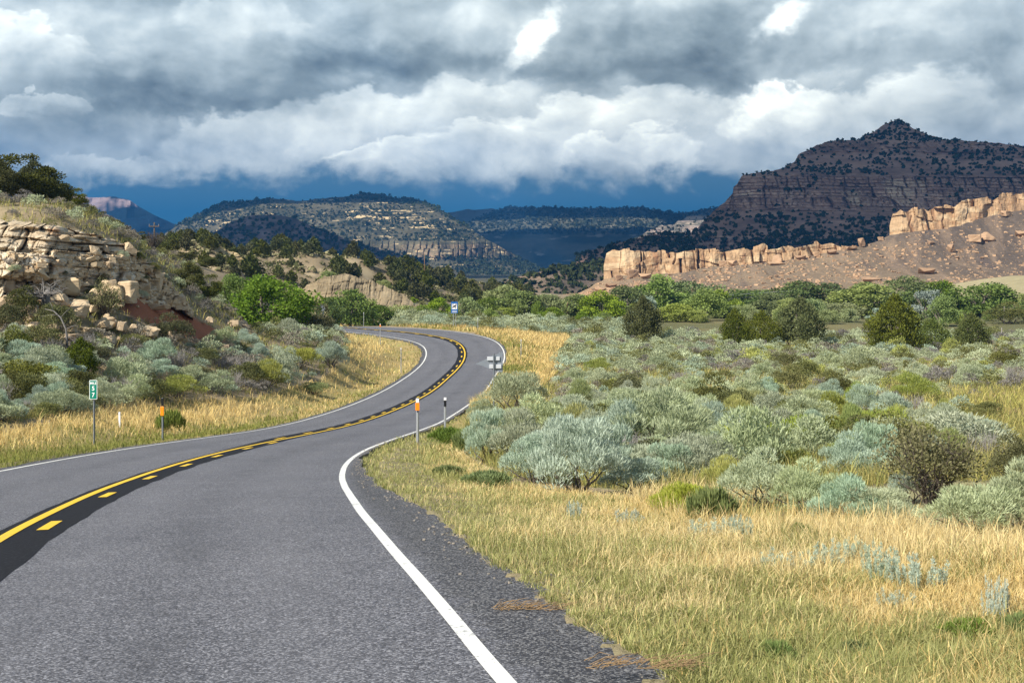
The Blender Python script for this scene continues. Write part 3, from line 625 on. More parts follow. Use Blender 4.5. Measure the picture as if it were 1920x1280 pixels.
# ================================================================== PLANTS
def leaves(seed, lobes, n, L, Wd, up=.5, out=1., jit=.6, shell=.35, droop=0.):
    """leaf-sized diamonds through the outer part of a set of lobes"""
    r = np.random.default_rng(seed); lobes = np.asarray(lobes, float)
    w = (lobes[:, 3]*lobes[:, 5])**.9; i = r.choice(len(lobes), n, p=w/w.sum())
    d = r.normal(size=(n, 3)); d /= np.linalg.norm(d, axis=1)[:, None]
    d[:, 2] = np.where((d[:, 2] < -.25) & (r.random(n) < .7), -d[:, 2], d[:, 2])
    rad = 1-shell*r.random(n)**1.3
    c = lobes[i, :3]+d*lobes[i, 3:6]*rad[:, None]
    a = d*out+np.array([0, 0, up])+r.normal(size=(n, 3))*jit; a /= np.linalg.norm(a, axis=1)[:, None]
    s = np.cross(a, r.normal(size=(n, 3))); s /= np.linalg.norm(s, axis=1)[:, None]+1e-6
    l = (L*r.uniform(.6, 1.3, n))[:, None]; wd = (Wd*r.uniform(.7, 1.3, n))[:, None]
    tip = a*l; tip[:, 2] -= droop*l[:, 0]
    v = np.stack([c, c+tip*.5+s*wd, c+tip, c+tip*.5-s*wd], 1)
    v[:, :, 2] = np.maximum(v[:, :, 2], .01)
    lt = r.random(len(lobes)); tint = np.clip(.45*lt[i]+.55*r.random(n), 0, 1)
    return v.reshape(-1, 3), np.repeat(tint, 4)
def crown_mesh(name, m, *a, **k):
    v, tt = leaves(*a, **k); return mesh(name, v, np.arange(len(v)).reshape(-1, 4), m, attrs={'tint': tt})
def dome(seed, n, w, h, rr, flat_=.8):
    r = np.random.default_rng(seed); L = []
    for k in range(n):
        th = k*2.39996+r.uniform(-.4, .4); q = math.sqrt((k+.5)/n)
        x, y = math.cos(th)*q*w*.36, math.sin(th)*q*w*.36; z = h*(.30+.38*(1-q*q))*r.uniform(.68, 1.25)
        s = rr*r.uniform(.75, 1.25); L.append((x, y, z, s, s, s*flat_*r.uniform(.85, 1.25)))
    return L
def stems_mesh(name, m, seed, n, h, w, rad, seg=4, twigs=0):
    r = random.Random(seed); mb = MB()
    for k in range(n):
        th = k*2.4+r.uniform(-.5, .5); q = r.uniform(.3, 1.)
        e = np.array([math.cos(th)*w*.45*q, math.sin(th)*w*.45*q, h*r.uniform(.6, .95)*(1.05-.35*q)])
        pts = [np.array([math.cos(th)*.03*w, math.sin(th)*.03*w, -.05])+(e-0)*f*np.array([f**.4, f**.4, 1])+np.array([r.uniform(-1, 1), r.uniform(-1, 1), 0])*.04*w*(0 < f < 1) for f in np.linspace(0, 1, seg+1)]
        mb.tube(pts, np.linspace(rad, rad*.3, seg+1), 5, cap=False)
        for j in range(twigs):
            f = r.uniform(.35, .95); i = min(int(f*seg), seg-1); b = pts[i]+(pts[i+1]-pts[i])*(f*seg-i)
            dd = np.array([r.gauss(0, 1), r.gauss(0, 1), r.uniform(.2, 1.4)]); dd /= np.linalg.norm(dd)
            mb.tube([b, b+dd*h*.10, b+dd*h*.2+np.array([r.uniform(-.05, .05)*w, 0, h*.04])], [rad*.4, rad*.28, rad*.15], 4, cap=False)
    return mb.mesh(name, m, True)
m_bark = flat('grey_bark', (.16, .135, .105), .9, var=.35, scale=14); m_twig = flat('dark_twigs', (.10, .08, .065), .9, var=.3, scale=10)
m_dead = flat('dead_wood', (.19, .175, .16), .85, var=.35, scale=9)
m_sage = leafmat('sage_leaves', (.26, .295, .165), (.56, .61, .41), hue=(1, .5), rnd=.15)
m_sage_blue = leafmat('silver_sage_leaves', (.26, .335, .235), (.51, .61, .465), hue=(1, .4), rnd=.1)
m_olive = leafmat('olive_shrub_leaves', (.085, .095, .030), (.22, .22, .085), hue=(1, .6), rnd=.3)
m_yel = leafmat('rabbitbrush_leaves', (.20, .25, .06), (.44, .45, .14), hue=(1, 1.2), rnd=.2)
m_jun = leafmat('juniper_needles', (.050, .068, .014), (.17, .19, .05), hue=(1, .8), rnd=.2, trans=.15)
m_pin = leafmat('pinyon_needles', (.045, .055, .016), (.15, .155, .05), hue=(1, 1.), rnd=.2, trans=.15)
m_cot = leafmat('cottonwood_leaves', (.12, .17, .036), (.30, .38, .10), hue=(1, .5), rnd=.22)
m_cot_dark = leafmat('dark_cottonwood_leaves', (.075, .115, .027), (.19, .25, .065), hue=(1, .4), rnd=.2)
m_cot_pale = leafmat('pale_cottonwood_leaves', (.20, .24, .065), (.42, .47, .17), hue=(1, .4), rnd=.15)
m_box = leafmat('bright_green_leaves', (.085, .16, .022), (.25, .36, .07), hue=(1, .5), rnd=.1, trans=.35)
m_silver = leafmat('silver_tree_leaves', (.22, .28, .22), (.45, .52, .44), hue=(1, .5), rnd=.1)
m_bitter = leafmat('bitterbrush_leaves', (.10, .105, .03), (.28, .27, .11), hue=(1, .6), rnd=.1)
m_weed = leafmat('green_weed_leaves', (.12, .165, .04), (.28, .34, .10), hue=(1, .8), rnd=.15)

SAGE_N = [crown_mesh('sage_foliage', m_sage, 10+k, dome(k, 13+2*k, 1.5, 1.0, .215), 6500, .085, .0065, up=.9, out=.8, jit=.45) for k in range(4)]
SAGE_B = [crown_mesh('silver_sage_foliage', m_sage_blue, 20+k, dome(k+5, 16, 1.5, 1.0, .21), 7000, .09, .0062, up=1.2, out=.7, jit=.4) for k in range(3)]
SAGE_M = [crown_mesh('sage_foliage_mid', m_sage, 30+k, dome(k+9, 11+2*k, 1.5, .95, .225), 3800, .09, .0095, up=.8, out=.8, jit=.5) for k in range(5)]
SAGE_S = [stems_mesh('sage_stems', m_twig, 40+k, 9, .8, 1.3, .022) for k in range(2)]
OLIVE = [crown_mesh('olive_foliage', m_olive, 50+k, dome(k+20, 14, 1.5, 1.1, .28), 4200, .065, .015, up=.6, out=.8, jit=.6) for k in range(4)]
YEL = [crown_mesh('rabbitbrush_foliage', m_yel, 60+k, dome(k+30, 14, 1.3, 1.1, .25), 5200, .12, .006, up=1.8, out=.6, jit=.3) for k in range(3)]
WEED = [crown_mesh('weed_foliage', m_weed, 70+k, dome(k+36, 10, 1.4, .5, .2), 2200, .16, .012, up=1.4, out=.8, jit=.5) for k in range(2)]
def jun_lobes(seed, h, w, n=70):
    r = np.random.default_rng(seed); L = []
    for k in range(n):
        f = (k+.5)/n; z = h*(.06+.86*f); rad = w*.5*(math.sin(min(1, (f*.92+.24)*.93)*math.pi)**.55)*r.uniform(.55, 1.)
        th = k*2.39996+r.uniform(-.5, .5); s = w*.135*r.uniform(.8, 1.3)*(1.1-.45*f)
        L.append((math.cos(th)*rad*.86, math.sin(th)*rad*.86, z, s, s, s*1.9))
    return L
JUN = [crown_mesh('juniper_crown', m_jun, 80+k, jun_lobes(k, 5., 3.6 if k < 3 else 4.6), 7600, .22, .05, up=1.6, out=.7, jit=.35, shell=.5) for k in range(4)]
JUN_T = [stems_mesh('juniper_trunk', m_bark, 84+k, 5, 4.2, 2.2, .14) for k in range(2)]
JUN_S = [crown_mesh('juniper_crown_small', m_pin, 86+k, jun_lobes(k+7, 4.2, 3.9, 34), 900, .5, .19, up=.9, out=.8, jit=.5, shell=.6) for k in range(4)]
def tree_lobes(seed, h, w, n, low=-.02):
    r = np.random.default_rng(seed); L = []
    for k in range(n):
        d = r.normal(size=3); d /= np.linalg.norm(d); q = r.uniform(.55, 1)**.6
        z = h*(low+.44)+d[2]*q*h*(.46-low*.3); kx = 1-.35*max(0, d[2])
        s = w*r.uniform(.11, .19); L.append((d[0]*q*w*.39*kx, d[1]*q*w*.39*kx, max(z, s*.6), s, s, s*.85))
    return L
COT = {c: [crown_mesh('cottonwood_crown', m, 100+k+10*j, tree_lobes(k+5*j, 7, 8.5, 34), 6500, .32, .13, up=.2, out=.8, jit=.8, shell=.6) for k in range(3)] for j, (c, m) in enumerate((('mid', m_cot), ('dark', m_cot_dark), ('pale', m_cot_pale)))}
SILV = [crown_mesh('silver_crown', m_silver, 140, tree_lobes(50, 5, 6, 22), 2600, .34, .09, up=.5, out=.8, jit=.6, shell=.8)]
BOX = [crown_mesh('box_elder_crown', m_box, 150+k, tree_lobes(60+k, 5., 6.5, 30, .05), 7000, .22, .095, up=.1, out=.8, jit=.8, shell=.6) for k in range(2)]
PIN = [crown_mesh('pinyon_crown', m_pin, 160+k, tree_lobes(70+k, 4.2, 4.2, 26, .1), 9000, .16, .042, up=.7, out=.8, jit=.6, shell=.75) for k in range(3)]
PTRUNK = stems_mesh('pinyon_trunk', m_bark, 176, 5, 2.7, 2.4, .13)
TRUNK = [stems_mesh('tree_trunk', m_bark, 170+k, 6, 5.4, 5.2, .17) for k in range(2)]
BITT = [(crown_mesh('bitterbrush_leaves', m_bitter, 180+k, dome(80+k, 16, 1.5, 1.55, .30, 1.2), 3400, .055, .016, up=1., out=.6, jit=.7, shell=.95), stems_mesh('bitterbrush_twigs', m_twig, 184+k, 34, 1.45, 1.4, .012, 5, 9)) for k in range(2)]

TWIG = [stems_mesh('twiggy_bush', flat('grey_twigs', (.27, .25, .235), .9, var=.3, scale=9), 190+k, 40, .95, 1.5, .011, 4, 7) for k in range(2)]
def stalks(seed, n=26, w=1.4, h=1.):
    r = np.random.default_rng(seed); L = []
    for k in range(n):
        th = r.uniform(0, 6.28); q = math.sqrt(r.random())*w*.42; hh = h*r.uniform(.45, 1.); 
        for f in (.3, .55, .8): L.append((math.cos(th)*q*(1+.25*f), math.sin(th)*q*(1+.25*f), hh*f, .035, .035, .17*h))
    return L
m_sprig = leafmat('silver_sprig_leaves', (.33, .40, .30), (.58, .66, .53), hue=(1, .4), rnd=.1)
SPRIG = [crown_mesh('sprig_foliage', m_sprig, 195+k, stalks(k+3), 3600, .075, .009, up=1.1, out=.9, jit=.4, shell=.9) for k in range(3)]
LM = []                                       # landmarks for wording: phrase, px, distance
def words_near(px, d, most=3.):
    best = min(LM, key=lambda q: abs(q[1]-px)/130+abs(math.log(d/q[2]))*3.2)
    dp, dr = px-best[1], math.log(d/best[2])
    a = 'behind ' if dr > .16 else 'in front of ' if dr < -.16 else ''
    s = ('just ' if abs(dp) < 90 else '')+('right of ' if dp > 28 else 'left of ' if dp < -28 else '')
    if dp > 28 or dp < -28: return ((a.replace(' of ', ' ').strip()+' and ') if a else '')+s+best[0]
    return (a or 'beside ')+best[0]
LM += [(p, x, d) for p, x, d in [('the orange-topped delineator', 783, 33), ('the black-topped delineator', 834, 40), ('the pennant sign back', 928, 58), ('the lone juniper', 1205, 165), ('the juniper trio', 1430, 150), ('the tallest juniper', 1678, 140),
      ('the small end juniper', 1822, 140), ('the dark bitterbrush', 1740, 19), ('the mile marker', 176, 40), ('the tipped-over dead stump', 80, 68), ('the bright green box elder', 500, 122), ('the red soil bank', 330, 78), ('the blue roadside sign', 852, 150), ('the inner verge of the bend', 700, 110), ('the bare sandy patch', 1880, 60), ('the grassy verge edge', 1250, 27), ('the brown utility pole', 1064, 250)]]
USED = {}
def uniq(label, group):
    """labels stay as they are: those that nothing tells apart share label and group"""
    return label[:1].lower()+label[1:]
def plant(name, parts, loc, sc, rz, label, cat, group=None, tilt=0.):
    """parts: [(child name, mesh)]; a single mesh becomes the thing itself"""
    if len(parts) == 1: r = link(name, parts[0][1], None, loc)
    else:
        r = empty(name, loc)
        for cn, me in parts: link(cn, me, r)
    r.scale = sc if hasattr(sc, '__len__') else (sc, sc, sc); r.rotation_euler = (tilt, 0, rz)
    return tag(r, label, cat, group)
def gpt(px, d):
    x = (px-CX)/F*d; return np.array([x, d, float(ground(x, d))])
rr = random.Random(5)
G_SAGE = 'sagebrush and shrubs of the plain'

# ---- big near shrubs, one by one: px, base y, width px, height px, kind, label
HERO = [
 (965, 775, 140, 89, 'sage', 'dense grey-green sagebrush standing right behind the pennant sign post'),
 (905, 800, 73, 52, 'sage', 'small dark grey sagebrush at the foot of the pennant sign post'),
 (912, 868, 115, 101, 'blue', 'pale sagebrush nearest the black-topped delineator'),
 (965, 872, 146, 110, 'sage', 'rounded sagebrush second from the black-topped delineator'),
 (1010, 835, 183, 96, 'sage', 'wide olive-grey sagebrush above the pale mint clump'),
 (1000, 905, 146, 92, 'blue', 'low mint sagebrush at the edge of the straw grass'),
 (1085, 925, 213, 143, 'blue', 'large mint-green sagebrush clump in the middle of the verge edge'),
 (1155, 860, 146, 114, 'blue', 'tall pale sagebrush with upright sprigs behind the mint clump'),
 (1225, 860, 231, 135, 'sage', 'largest sagebrush, dark-stemmed and spreading, behind the straw grass'),
 (1300, 905, 183, 103, 'sage', 'feathery sagebrush with a leaning dead branch below it'),
 (1190, 925, 146, 69, 'blue', 'low silvery sagebrush fringe in the straw grass'),
 (1345, 880, 146, 80, 'sage', 'grey sagebrush behind the two yellow rabbitbrushes'),
 (1430, 955, 183, 114, 'sage', 'upright sage with whitish sprigs right of the yellow rabbitbrush'),
 (1520, 975, 183, 114, 'yelsage', 'yellowish sage between the whitish sage and the bluish twiggy one'),
 (1600, 900, 158, 89, 'blue', 'bluish twiggy sagebrush with bare grey stems'),
 (1590, 985, 158, 92, 'blue', 'grey-blue sagebrush fringe behind the tall golden grass'),
 (1710, 945, 109, 75, 'blue', 'small pale sage sprig against the dark bitterbrush'),
 (1660, 985, 146, 80, 'sage', 'low sage tuft below the dark bitterbrush'),
 (1830, 1010, 231, 114, 'sage', 'broad grey-green sage patch below the far end of the bitterbrush'),
 (1930, 1000, 207, 138, 'sage', 'grey-green sage cut by the picture edge, below the green bush'),
 (1280, 965, 130, 70, 'yel', 'bright yellow-green rabbitbrush rising from the straw grass'),
 (1365, 925, 100, 78, 'yel', 'second yellow rabbitbrush, taller, behind the first'),
 (1330, 985, 110, 62, 'weed', 'dark green weed clump below the yellow rabbitbrush'),
 (1480, 890, 100, 60, 'yel', 'pale yellow rabbitbrush behind the whitish sage'),
 (1780, 800, 80, 44, 'yel', 'yellow-flowered rabbitbrush before the bare sandy patch'),
 (1700, 815, 90, 40, 'yel', 'yellow-green rabbitbrush just behind the bitterbrush top'),
 (1905, 905, 110, 92, 'green', 'dark green bush at the picture edge behind the bitterbrush'),
 (1850, 790, 70, 42, 'green', 'small bright green shrub beside the bare sandy patch'),
 (1045, 880, 150, 105, 'blue', 'tall mint sagebrush in the thick of the clump, left of the largest mint one'),
 (1135, 905, 150, 110, 'blue', 'mint sagebrush right of the largest mint clump, above the grass edge'),
 (1090, 835, 150, 95, 'sage', 'grey-green sagebrush rising behind the mint clump'),
 (1160, 815, 150, 90, 'sage', 'broad grey-green sagebrush two rows behind the mint clump'),
 (1290, 845, 160, 100, 'sage', 'big spreading sagebrush right of the largest dark-stemmed one'),
 (1385, 850, 130, 80, 'blue', 'silvery sagebrush behind the taller yellow rabbitbrush'),
 (940, 835, 110, 80, 'sage', 'grey-green sagebrush between the pennant post and the pale roadside one'),
 (1255, 910, 140, 80, 'blue', 'silvery sagebrush beside the leaning dead branch'),
 (840, 835, 80, 30, 'weed', 'dark green grass tuft by the black-topped delineator'),
 (870, 850, 70, 40, 'weed', 'green grass tuft against the pale roadside sagebrush'),
 (320, 815, 60, 40, 'weed', 'dark green weed at the foot of the black and orange delineator'),
 (915, 912, 100, 26, 'weed', 'dark low weed sprawling in the straw grass below the sagebrush'),
 (500, 725, 90, 50, 'yel', 'bright green brush at the edge of the golden grass on the inner slope'),
 (560, 690, 90, 50, 'yel', 'light green brush on the inner slope near the golden grass'),
 (330, 745, 120, 40, 'yel', 'yellow-green brush behind the black and orange delineator'),
 (150, 705, 70, 68, 'jun', 'small dark juniper bush above the mile marker'),
 (195, 600, 75, 82, 'bit', 'dark twiggy shrub in front of the pale rock block'),
 (40, 600, 80, 66, 'green', 'dark green shrub under the dead stump'),
 (105, 625, 90, 62, 'green', 'bright olive shrub beside the leaning dead tree'),
 (15, 625, 70, 60, 'green', 'dark shrub beside the green one under the dead stump'),
 (250, 655, 70, 36, 'green', 'olive shrub below the red soil bank'),
 (325, 640, 80, 50, 'green', 'olive green shrub at the foot of the red soil'),
 (25, 745, 90, 50, 'green', 'olive brush at the picture edge beyond the mile marker'),
 (620, 690, 80, 52, 'blue', 'pale sagebrush at the tip of the inner slope'),
 (590, 740, 60, 30, 'yel', 'small light green tuft in golden grass'),
]
taken = []
for px, py, w, h, kd, lab in HERO:
    p = at(px, py); d = p[1]; s = w/F*d; sh_ = h/F*d
    if kd in ('sage', 'blue', 'yelsage'):
        me = rr.choice(SAGE_B if kd == 'blue' else SAGE_N); parts = [('foliage', me), ('stems', rr.choice(SAGE_S))]; k = (s/1.5, s/1.5, sh_/1.0); nm, cat, g = 'sagebrush', 'sagebrush', G_SAGE
    elif kd == 'yel': parts = [('foliage', rr.choice(YEL)), ('stems', rr.choice(SAGE_S))]; k = (s/1.4, s/1.4, sh_/1.15); nm, cat, g = 'rabbitbrush', 'shrub', None
    elif kd == 'weed': parts = [('foliage', rr.choice(WEED))]; k = (s/1.4, s/1.4, sh_/.5); nm, cat, g = 'weed_tuft', 'weed', None
    elif kd == 'jun': parts = [('crown', JUN[0]), ('trunk', JUN_T[0])]; k = (s/3.6, s/3.6, sh_/5); nm, cat, g = 'juniper_tree', 'juniper', None
    elif kd == 'bit': parts = [('foliage', BITT[1][0]), ('twigs', BITT[1][1])]; k = (s/1.5, s/1.5, sh_/1.55); nm, cat, g = 'twiggy_shrub', 'shrub', None
    else: parts = [('foliage', rr.choice(OLIVE)), ('stems', SAGE_S[0])]; k = (s/1.5, s/1.5, sh_/1.1); nm, cat, g = 'green_shrub', 'shrub', None
    plant(nm, parts, p, k, rr.uniform(0, 6.28), lab, cat, g); taken.append((p[0], p[1], s*.42))
for j, (px, py, w, h, lab) in enumerate([(1745, 950, 205, 190, 'large dark bitterbrush with bare twigs showing, above the golden grass'), (1680, 880, 150, 125, 'second dark bitterbrush, leafier, left of the largest one')]):
    p = at(px, py); d = p[1]; s = w/F*d/1.5
    plant('bitterbrush', [('leaves', BITT[j][0]), ('twigs', BITT[j][1])], p, (s, s, h/F*d/1.55), .7+j, lab, 'shrub'); taken.append((p[0], p[1], s*.6))

# ---- junipers on the plain
JUNS = [(1205, 640, 64, 70, 0, 'lone juniper standing furthest along the road side of the plain'), (1377, 652, 46, 62, 1, 'thin pointed juniper of the trio on the plain'), (1428, 650, 66, 54, 3, 'low middle juniper of the trio on the plain'),
        (1500, 650, 82, 78, 2, 'broadest juniper of the trio, closing the row'), (1678, 664, 88, 92, 0, 'tallest bushy juniper on the plain, in front of the pale cottonwood'), (1746, 660, 68, 50, 3, 'low wide juniper right beside the tallest one'), (1822, 658, 58, 60, 1, 'small juniper with a bare grey base, last of the row')]
for px, py, w, h, k, lab in JUNS:
    p = at(px, py); d = p[1]
    plant('juniper_tree', [('crown', JUN[k]), ('trunk', JUN_T[k % 2])], p, (1.2*w/F*d/(3.6 if k < 3 else 4.6),)*2+(1.15*h/F*d/5.,), rr.uniform(0, 6), lab, 'juniper'); taken.append((p[0], p[1], w/F*d*.4))
# ---- broadleaf trees along the river: px, distance, width px, height px, kind, label
TREES = [
 (505, 124, 150, 100, 'box', 'bright green box elder beside the red soil bank'), (440, 128, 70, 62, 'box', 'smaller bright green box elder against the tan hill'), (585, 130, 80, 62, 'olive', 'olive green willow shrub beside the bright box elder'), (555, 138, 70, 80, 'mid', 'green tree rising behind the willow shrub'),
 (655, 215, 92, 62, 'dark', 'dark green round tree left of the far bend'), (612, 205, 60, 56, 'dark', 'dark green tree partly behind the willow shrub'), (708, 225, 62, 46, 'dark', 'small dark tree below the tan badland slope'), (748, 225, 66, 48, 'pale', 'light green bushy tree beside the tan badland slope'), (792, 235, 50, 32, 'mid', 'low green bush left of the blue sign'),
 (826, 240, 60, 40, 'mid', 'round green tree just left of the blue sign'), (878, 240, 62, 50, 'mid', 'bushy green tree right behind the blue sign'), (915, 250, 70, 42, 'dark', 'dark low tree right of the blue sign'), (940, 285, 70, 56, 'pale', 'pale feathery cottonwood above the dark low tree'),
 (975, 250, 90, 46, 'mid', 'wide green tree between the blue sign and the brown pole'), (1030, 255, 76, 42, 'pale', 'light green tree left of the brown pole'), (1085, 252, 80, 44, 'mid', 'green tree right behind the brown pole'), (1130, 250, 82, 48, 'mid', 'green tree in front of the sandstone cliff corner'), (1178, 262, 90, 60, 'dark', 'dark cottonwood left of the silver tree'),
 (1212, 240, 56, 44, 'silver', 'silver-leaved tree behind the lone juniper'), (1245, 275, 115, 72, 'mid', 'tall round cottonwood behind the silver tree'), (1300, 285, 120, 66, 'dark', 'broad dark cottonwood right of the tall round one'), (1318, 245, 80, 52, 'mid', 'cottonwood in front of the broad dark one'), (1358, 260, 80, 48, 'mid', 'mid-green cottonwood behind the pointed juniper'),
 (1405, 300, 110, 42, 'dark', 'low dark cottonwood below the talus'), (1392, 245, 60, 30, 'pale', 'pale willow bush behind the thin juniper'), (1450, 262, 80, 40, 'mid', 'green cottonwood left of the wire pole'), (1500, 300, 100, 52, 'dark', 'dark cottonwood just left of the wire pole'), (1555, 305, 110, 46, 'dark', 'dark cottonwood right behind the wire pole'),
 (1478, 248, 56, 36, 'pale', 'pale bush in front of the wire pole'), (1525, 250, 70, 34, 'mid', 'green bush behind the broadest juniper of the trio'), (1622, 262, 128, 56, 'pale', 'large pale green cottonwood in the middle of the river trees'), (1580, 255, 70, 30, 'pale', 'low pale bush left of the large pale cottonwood'), (1610, 330, 120, 40, 'mid', 'green cottonwood behind the large pale one'),
 (1690, 318, 100, 50, 'mid', 'rounded green cottonwood at the foot of the talus'), (1705, 270, 90, 44, 'dark', 'dark tree between the pale cottonwood and the silver one'), (1738, 262, 62, 48, 'silver', 'silver tree between two dark cottonwoods'), (1752, 320, 80, 42, 'dark', 'dark tree behind the silver tree'), (1765, 225, 62, 52, 'mid', 'bright round green tree in front of the largest cottonwood'),
 (1838, 262, 116, 66, 'dark', 'largest round dark cottonwood, standing alone before the pale slope'), (1890, 235, 80, 34, 'olive', 'dark olive thicket at the end of the river trees'), (1940, 240, 70, 38, 'dark', 'dark thicket cut by the picture edge'), (1660, 240, 60, 26, 'silver', 'low silvery bush behind the tallest juniper'),
 (1270, 235, 90, 30, 'pale', 'low pale willow below the tall round cottonwood'), (1440, 330, 110, 30, 'mid', 'far green cottonwood at the talus foot'), (1340, 335, 120, 30, 'dark', 'far dark cottonwood at the talus foot'), (1200, 330, 120, 34, 'mid', 'far green cottonwood below the sandstone cliff'), (1120, 320, 100, 30, 'dark', 'far dark cottonwood below the boulder slope')]
for px, d, w, h, kd, lab in TREES:
    p = gpt(px, d); k = 0
    if kd == 'box': me, W0, H0 = rr.choice(BOX), 6.5, 5.
    elif kd == 'olive': me, W0, H0 = rr.choice(OLIVE), 1.5, 1.1
    elif kd == 'silver': me, W0, H0 = SILV[0], 6., 5.
    else: me, W0, H0 = rr.choice(COT[kd]), 8.5, 7.
    parts = [('crown', me), ('trunk', rr.choice(TRUNK))] if kd != 'olive' else [('foliage', me), ('stems', SAGE_S[1])]
    s = w/F*d/W0
    plant('willow_shrub' if kd == 'olive' else 'broadleaf_tree', parts, p, (s*1.25, s*1.25, h/F*d/H0*1.12), rr.uniform(0, 6), lab, 'shrub' if kd == 'olive' else 'tree', 'trees along the river'); taken.append((p[0], p[1], w/F*d*.3))
# low thicket under the river trees
LM_keep = LM; LM = [(b_[5], b_[0], b_[1]) for b_ in TREES if b_[1] < 290 and b_[0] > 600]
for j in range(110):
    px, d = rr.uniform(600, 1960), rr.uniform(226, 300)
    if d < 236 and 700 < px < 860: d += 14
    kd = rr.choice(['mid', 'pale', 'dark', 'pale', 'mid']); p = gpt(px, d); w = rr.uniform(2.6, 5.5); h = rr.uniform(1.5, 3.2)
    plant('thicket_bush', [('crown', rr.choice(COT[kd]))], p, (w/8.5, w/8.5, h/7), rr.uniform(0, 6), f"{dict(mid='green', pale='pale', dark='dark')[kd]} thicket bush {'beside' if True else ''} the {words_near(px, d).split(' the ')[0] if False else LM[min(range(len(LM)), key=lambda q: abs(LM[q][1]-px))][0]}", 'bush', 'low thicket along the river')
LM = LM_keep
# ---- pinyons and junipers on the rocky hill
PINS = [(42, 92, 128, 98, 'tallest pinyon crowning the rocky hill'), (2, 90, 100, 80, 'pinyon half out of the picture on the rocky hill'), (95, 95, 76, 58, 'pinyon on the rocky hilltop, beside the tallest one'), (70, 97, 84, 84, 'broad pinyon behind the tallest one on the rocky hill'), (136, 106, 54, 44, 'rounded pinyon lowest of the hilltop group'), (112, 100, 50, 48, 'small pinyon stepping down from the rocky hilltop'),
        (150, 112, 54, 30, 'dark juniper just over the rim of the rocky hill'), (185, 120, 46, 26, 'dark juniper below the pink far cliff'), (222, 128, 46, 24, 'juniper on the skyline between pink cliff and pole'), (258, 134, 42, 20, 'low juniper on the skyline left of the dead snag'),
        (300, 140, 42, 22, 'juniper right behind the dead snag'), (345, 150, 46, 20, 'juniper right of the dead snag'), (385, 158, 44, 24, 'yellowish juniper at the end of the rocky hill'), (355, 95, 56, 62, 'shaggy juniper growing out of the last rocks of the outcrop'), (390, 100, 54, 54, 'shaggy juniper behind the last rocks of the outcrop'), (-30, 95, 90, 90, 'pinyon outside the picture edge on the rocky hill')]
for px, d, w, h, lab in PINS:
    p = gpt(px, d); s = w/F*d/4.2
    plant('pinyon_pine', [('crown', rr.choice(PIN)), ('trunk', PTRUNK)], p, (s*1.15, s*1.15, h/F*d/4.2), rr.uniform(0, 6), lab, 'pine tree', 'trees of the rocky hill')

# ---- sagebrush everywhere: largest 300 as objects, the rest as one scrub
def sample(n, d0, d1, t0, t1, pw, seed):
    r = np.random.default_rng(seed); u = r.random(n)
    if abs(pw) < 1e-6: y = d0*(d1/d0)**u
    else: y = (d0**pw+u*(d1**pw-d0**pw))**(1/pw)
    tt = r.uniform(t0, t1, n); x = tt*y; return x, y
def thin(x, y, rad, have):
    cell = {}; out = []
    for i in range(len(x)):
        s = rad[i]; a, b = int(x[i]//2.), int(y[i]//2.); ok = True
        for p in range(a-1, a+2):
            for q in range(b-1, b+2):
                for j in cell.get((p, q), ()):
                    if (x[i]-x[j])**2+(y[i]-y[j])**2 < (.46*(s+rad[j]))**2: ok = False; break
                if not ok: break
            if not ok: break
        if ok and not any((x[i]-h[0])**2+(y[i]-h[1])**2 < (h[2]+s*.3)**2 for h in have):
            cell.setdefault((a, b), []).append(i); out.append(i)
    return np.array(out)
sr = np.random.default_rng(77)
bx, by = sample(33000, 21, 215, -.60, .62, .9, 78)
bz = ground(bx, by); bpx, bqy = PX(bx, by, bz); boff, _, _ = road_near(bx, by)
nn = fbm(bx*.09, by*.07, 0, 3, 79)
zr, zl, zb = inpoly(bpx, bqy, POLY_SAGE), inpoly(bpx, bqy, POLY_SLOPE), inpoly(bpx, bqy, POLY_BAND)
foot = inpoly(bpx, bqy, [(-100, 575), (140, 575), (230, 605), (330, 605), (430, 655), (330, 655), (0, 640), (-100, 640)])
lhill = inpoly(bpx, bqy, [(-300, 660), (-300, 380), (130, 380), (340, 470), (450, 590), (450, 650)])
hillz = lhill | inpoly(bpx, bqy, [(-300, 470), (-300, 390), (130, 392), (330, 482), (420, 560), (340, 545), (250, 478), (140, 425), (0, 412)])
bare = inpoly(bpx, bqy, [(1800, 770), (1860, 735), (2000, 720), (2000, 790), (1890, 850), (1830, 820)]) | inpoly(bpx, bqy, POLY_RED)
bqx_n = fbm(bx*.05, by*.05, 0, 3, 80)
dens = np.where(zr, np.where(bqy < 745, .75, np.where(bpx > 1350, .42, .8)), np.where(zl, .9, np.where(zb, .9, np.where(hillz, .5, np.where(foot, .45, np.where(lhill, .5, 0))))))
face = inpoly(bpx, bqy, [(-100, 424), (110, 428), (220, 452), (262, 476), (330, 540), (430, 640), (400, 648), (320, 618), (240, 600), (160, 632), (0, 636), (-100, 640)])
dens = dens*np.where(bare | face, .04, 1)*((np.abs(boff) > 8.2) | (boff < 0) | (by > 125))*np.where(zr & (bqy > 650) & (bqx_n > .05), .35, 1)*np.where(inpoly(bpx, bqy, POLY_BARE), .5, 1)*(np.abs(boff) > 6.2)
rad = np.clip(sr.lognormal(-.33, .36, len(bx)), .3, 1.4)*np.where(hillz, .66, 1)*np.where(zr & (bqy > 700), .74, 1.0)*np.where(by > 150, 1.25, 1.)
k = sr.random(len(bx)) < dens*(.75+.5*nn)
bx, by, bz, bpx, bqy, rad, zr, zl, zb, hillz = [a[k] for a in (bx, by, bz, bpx, bqy, rad, zr, zl, zb, hillz)]
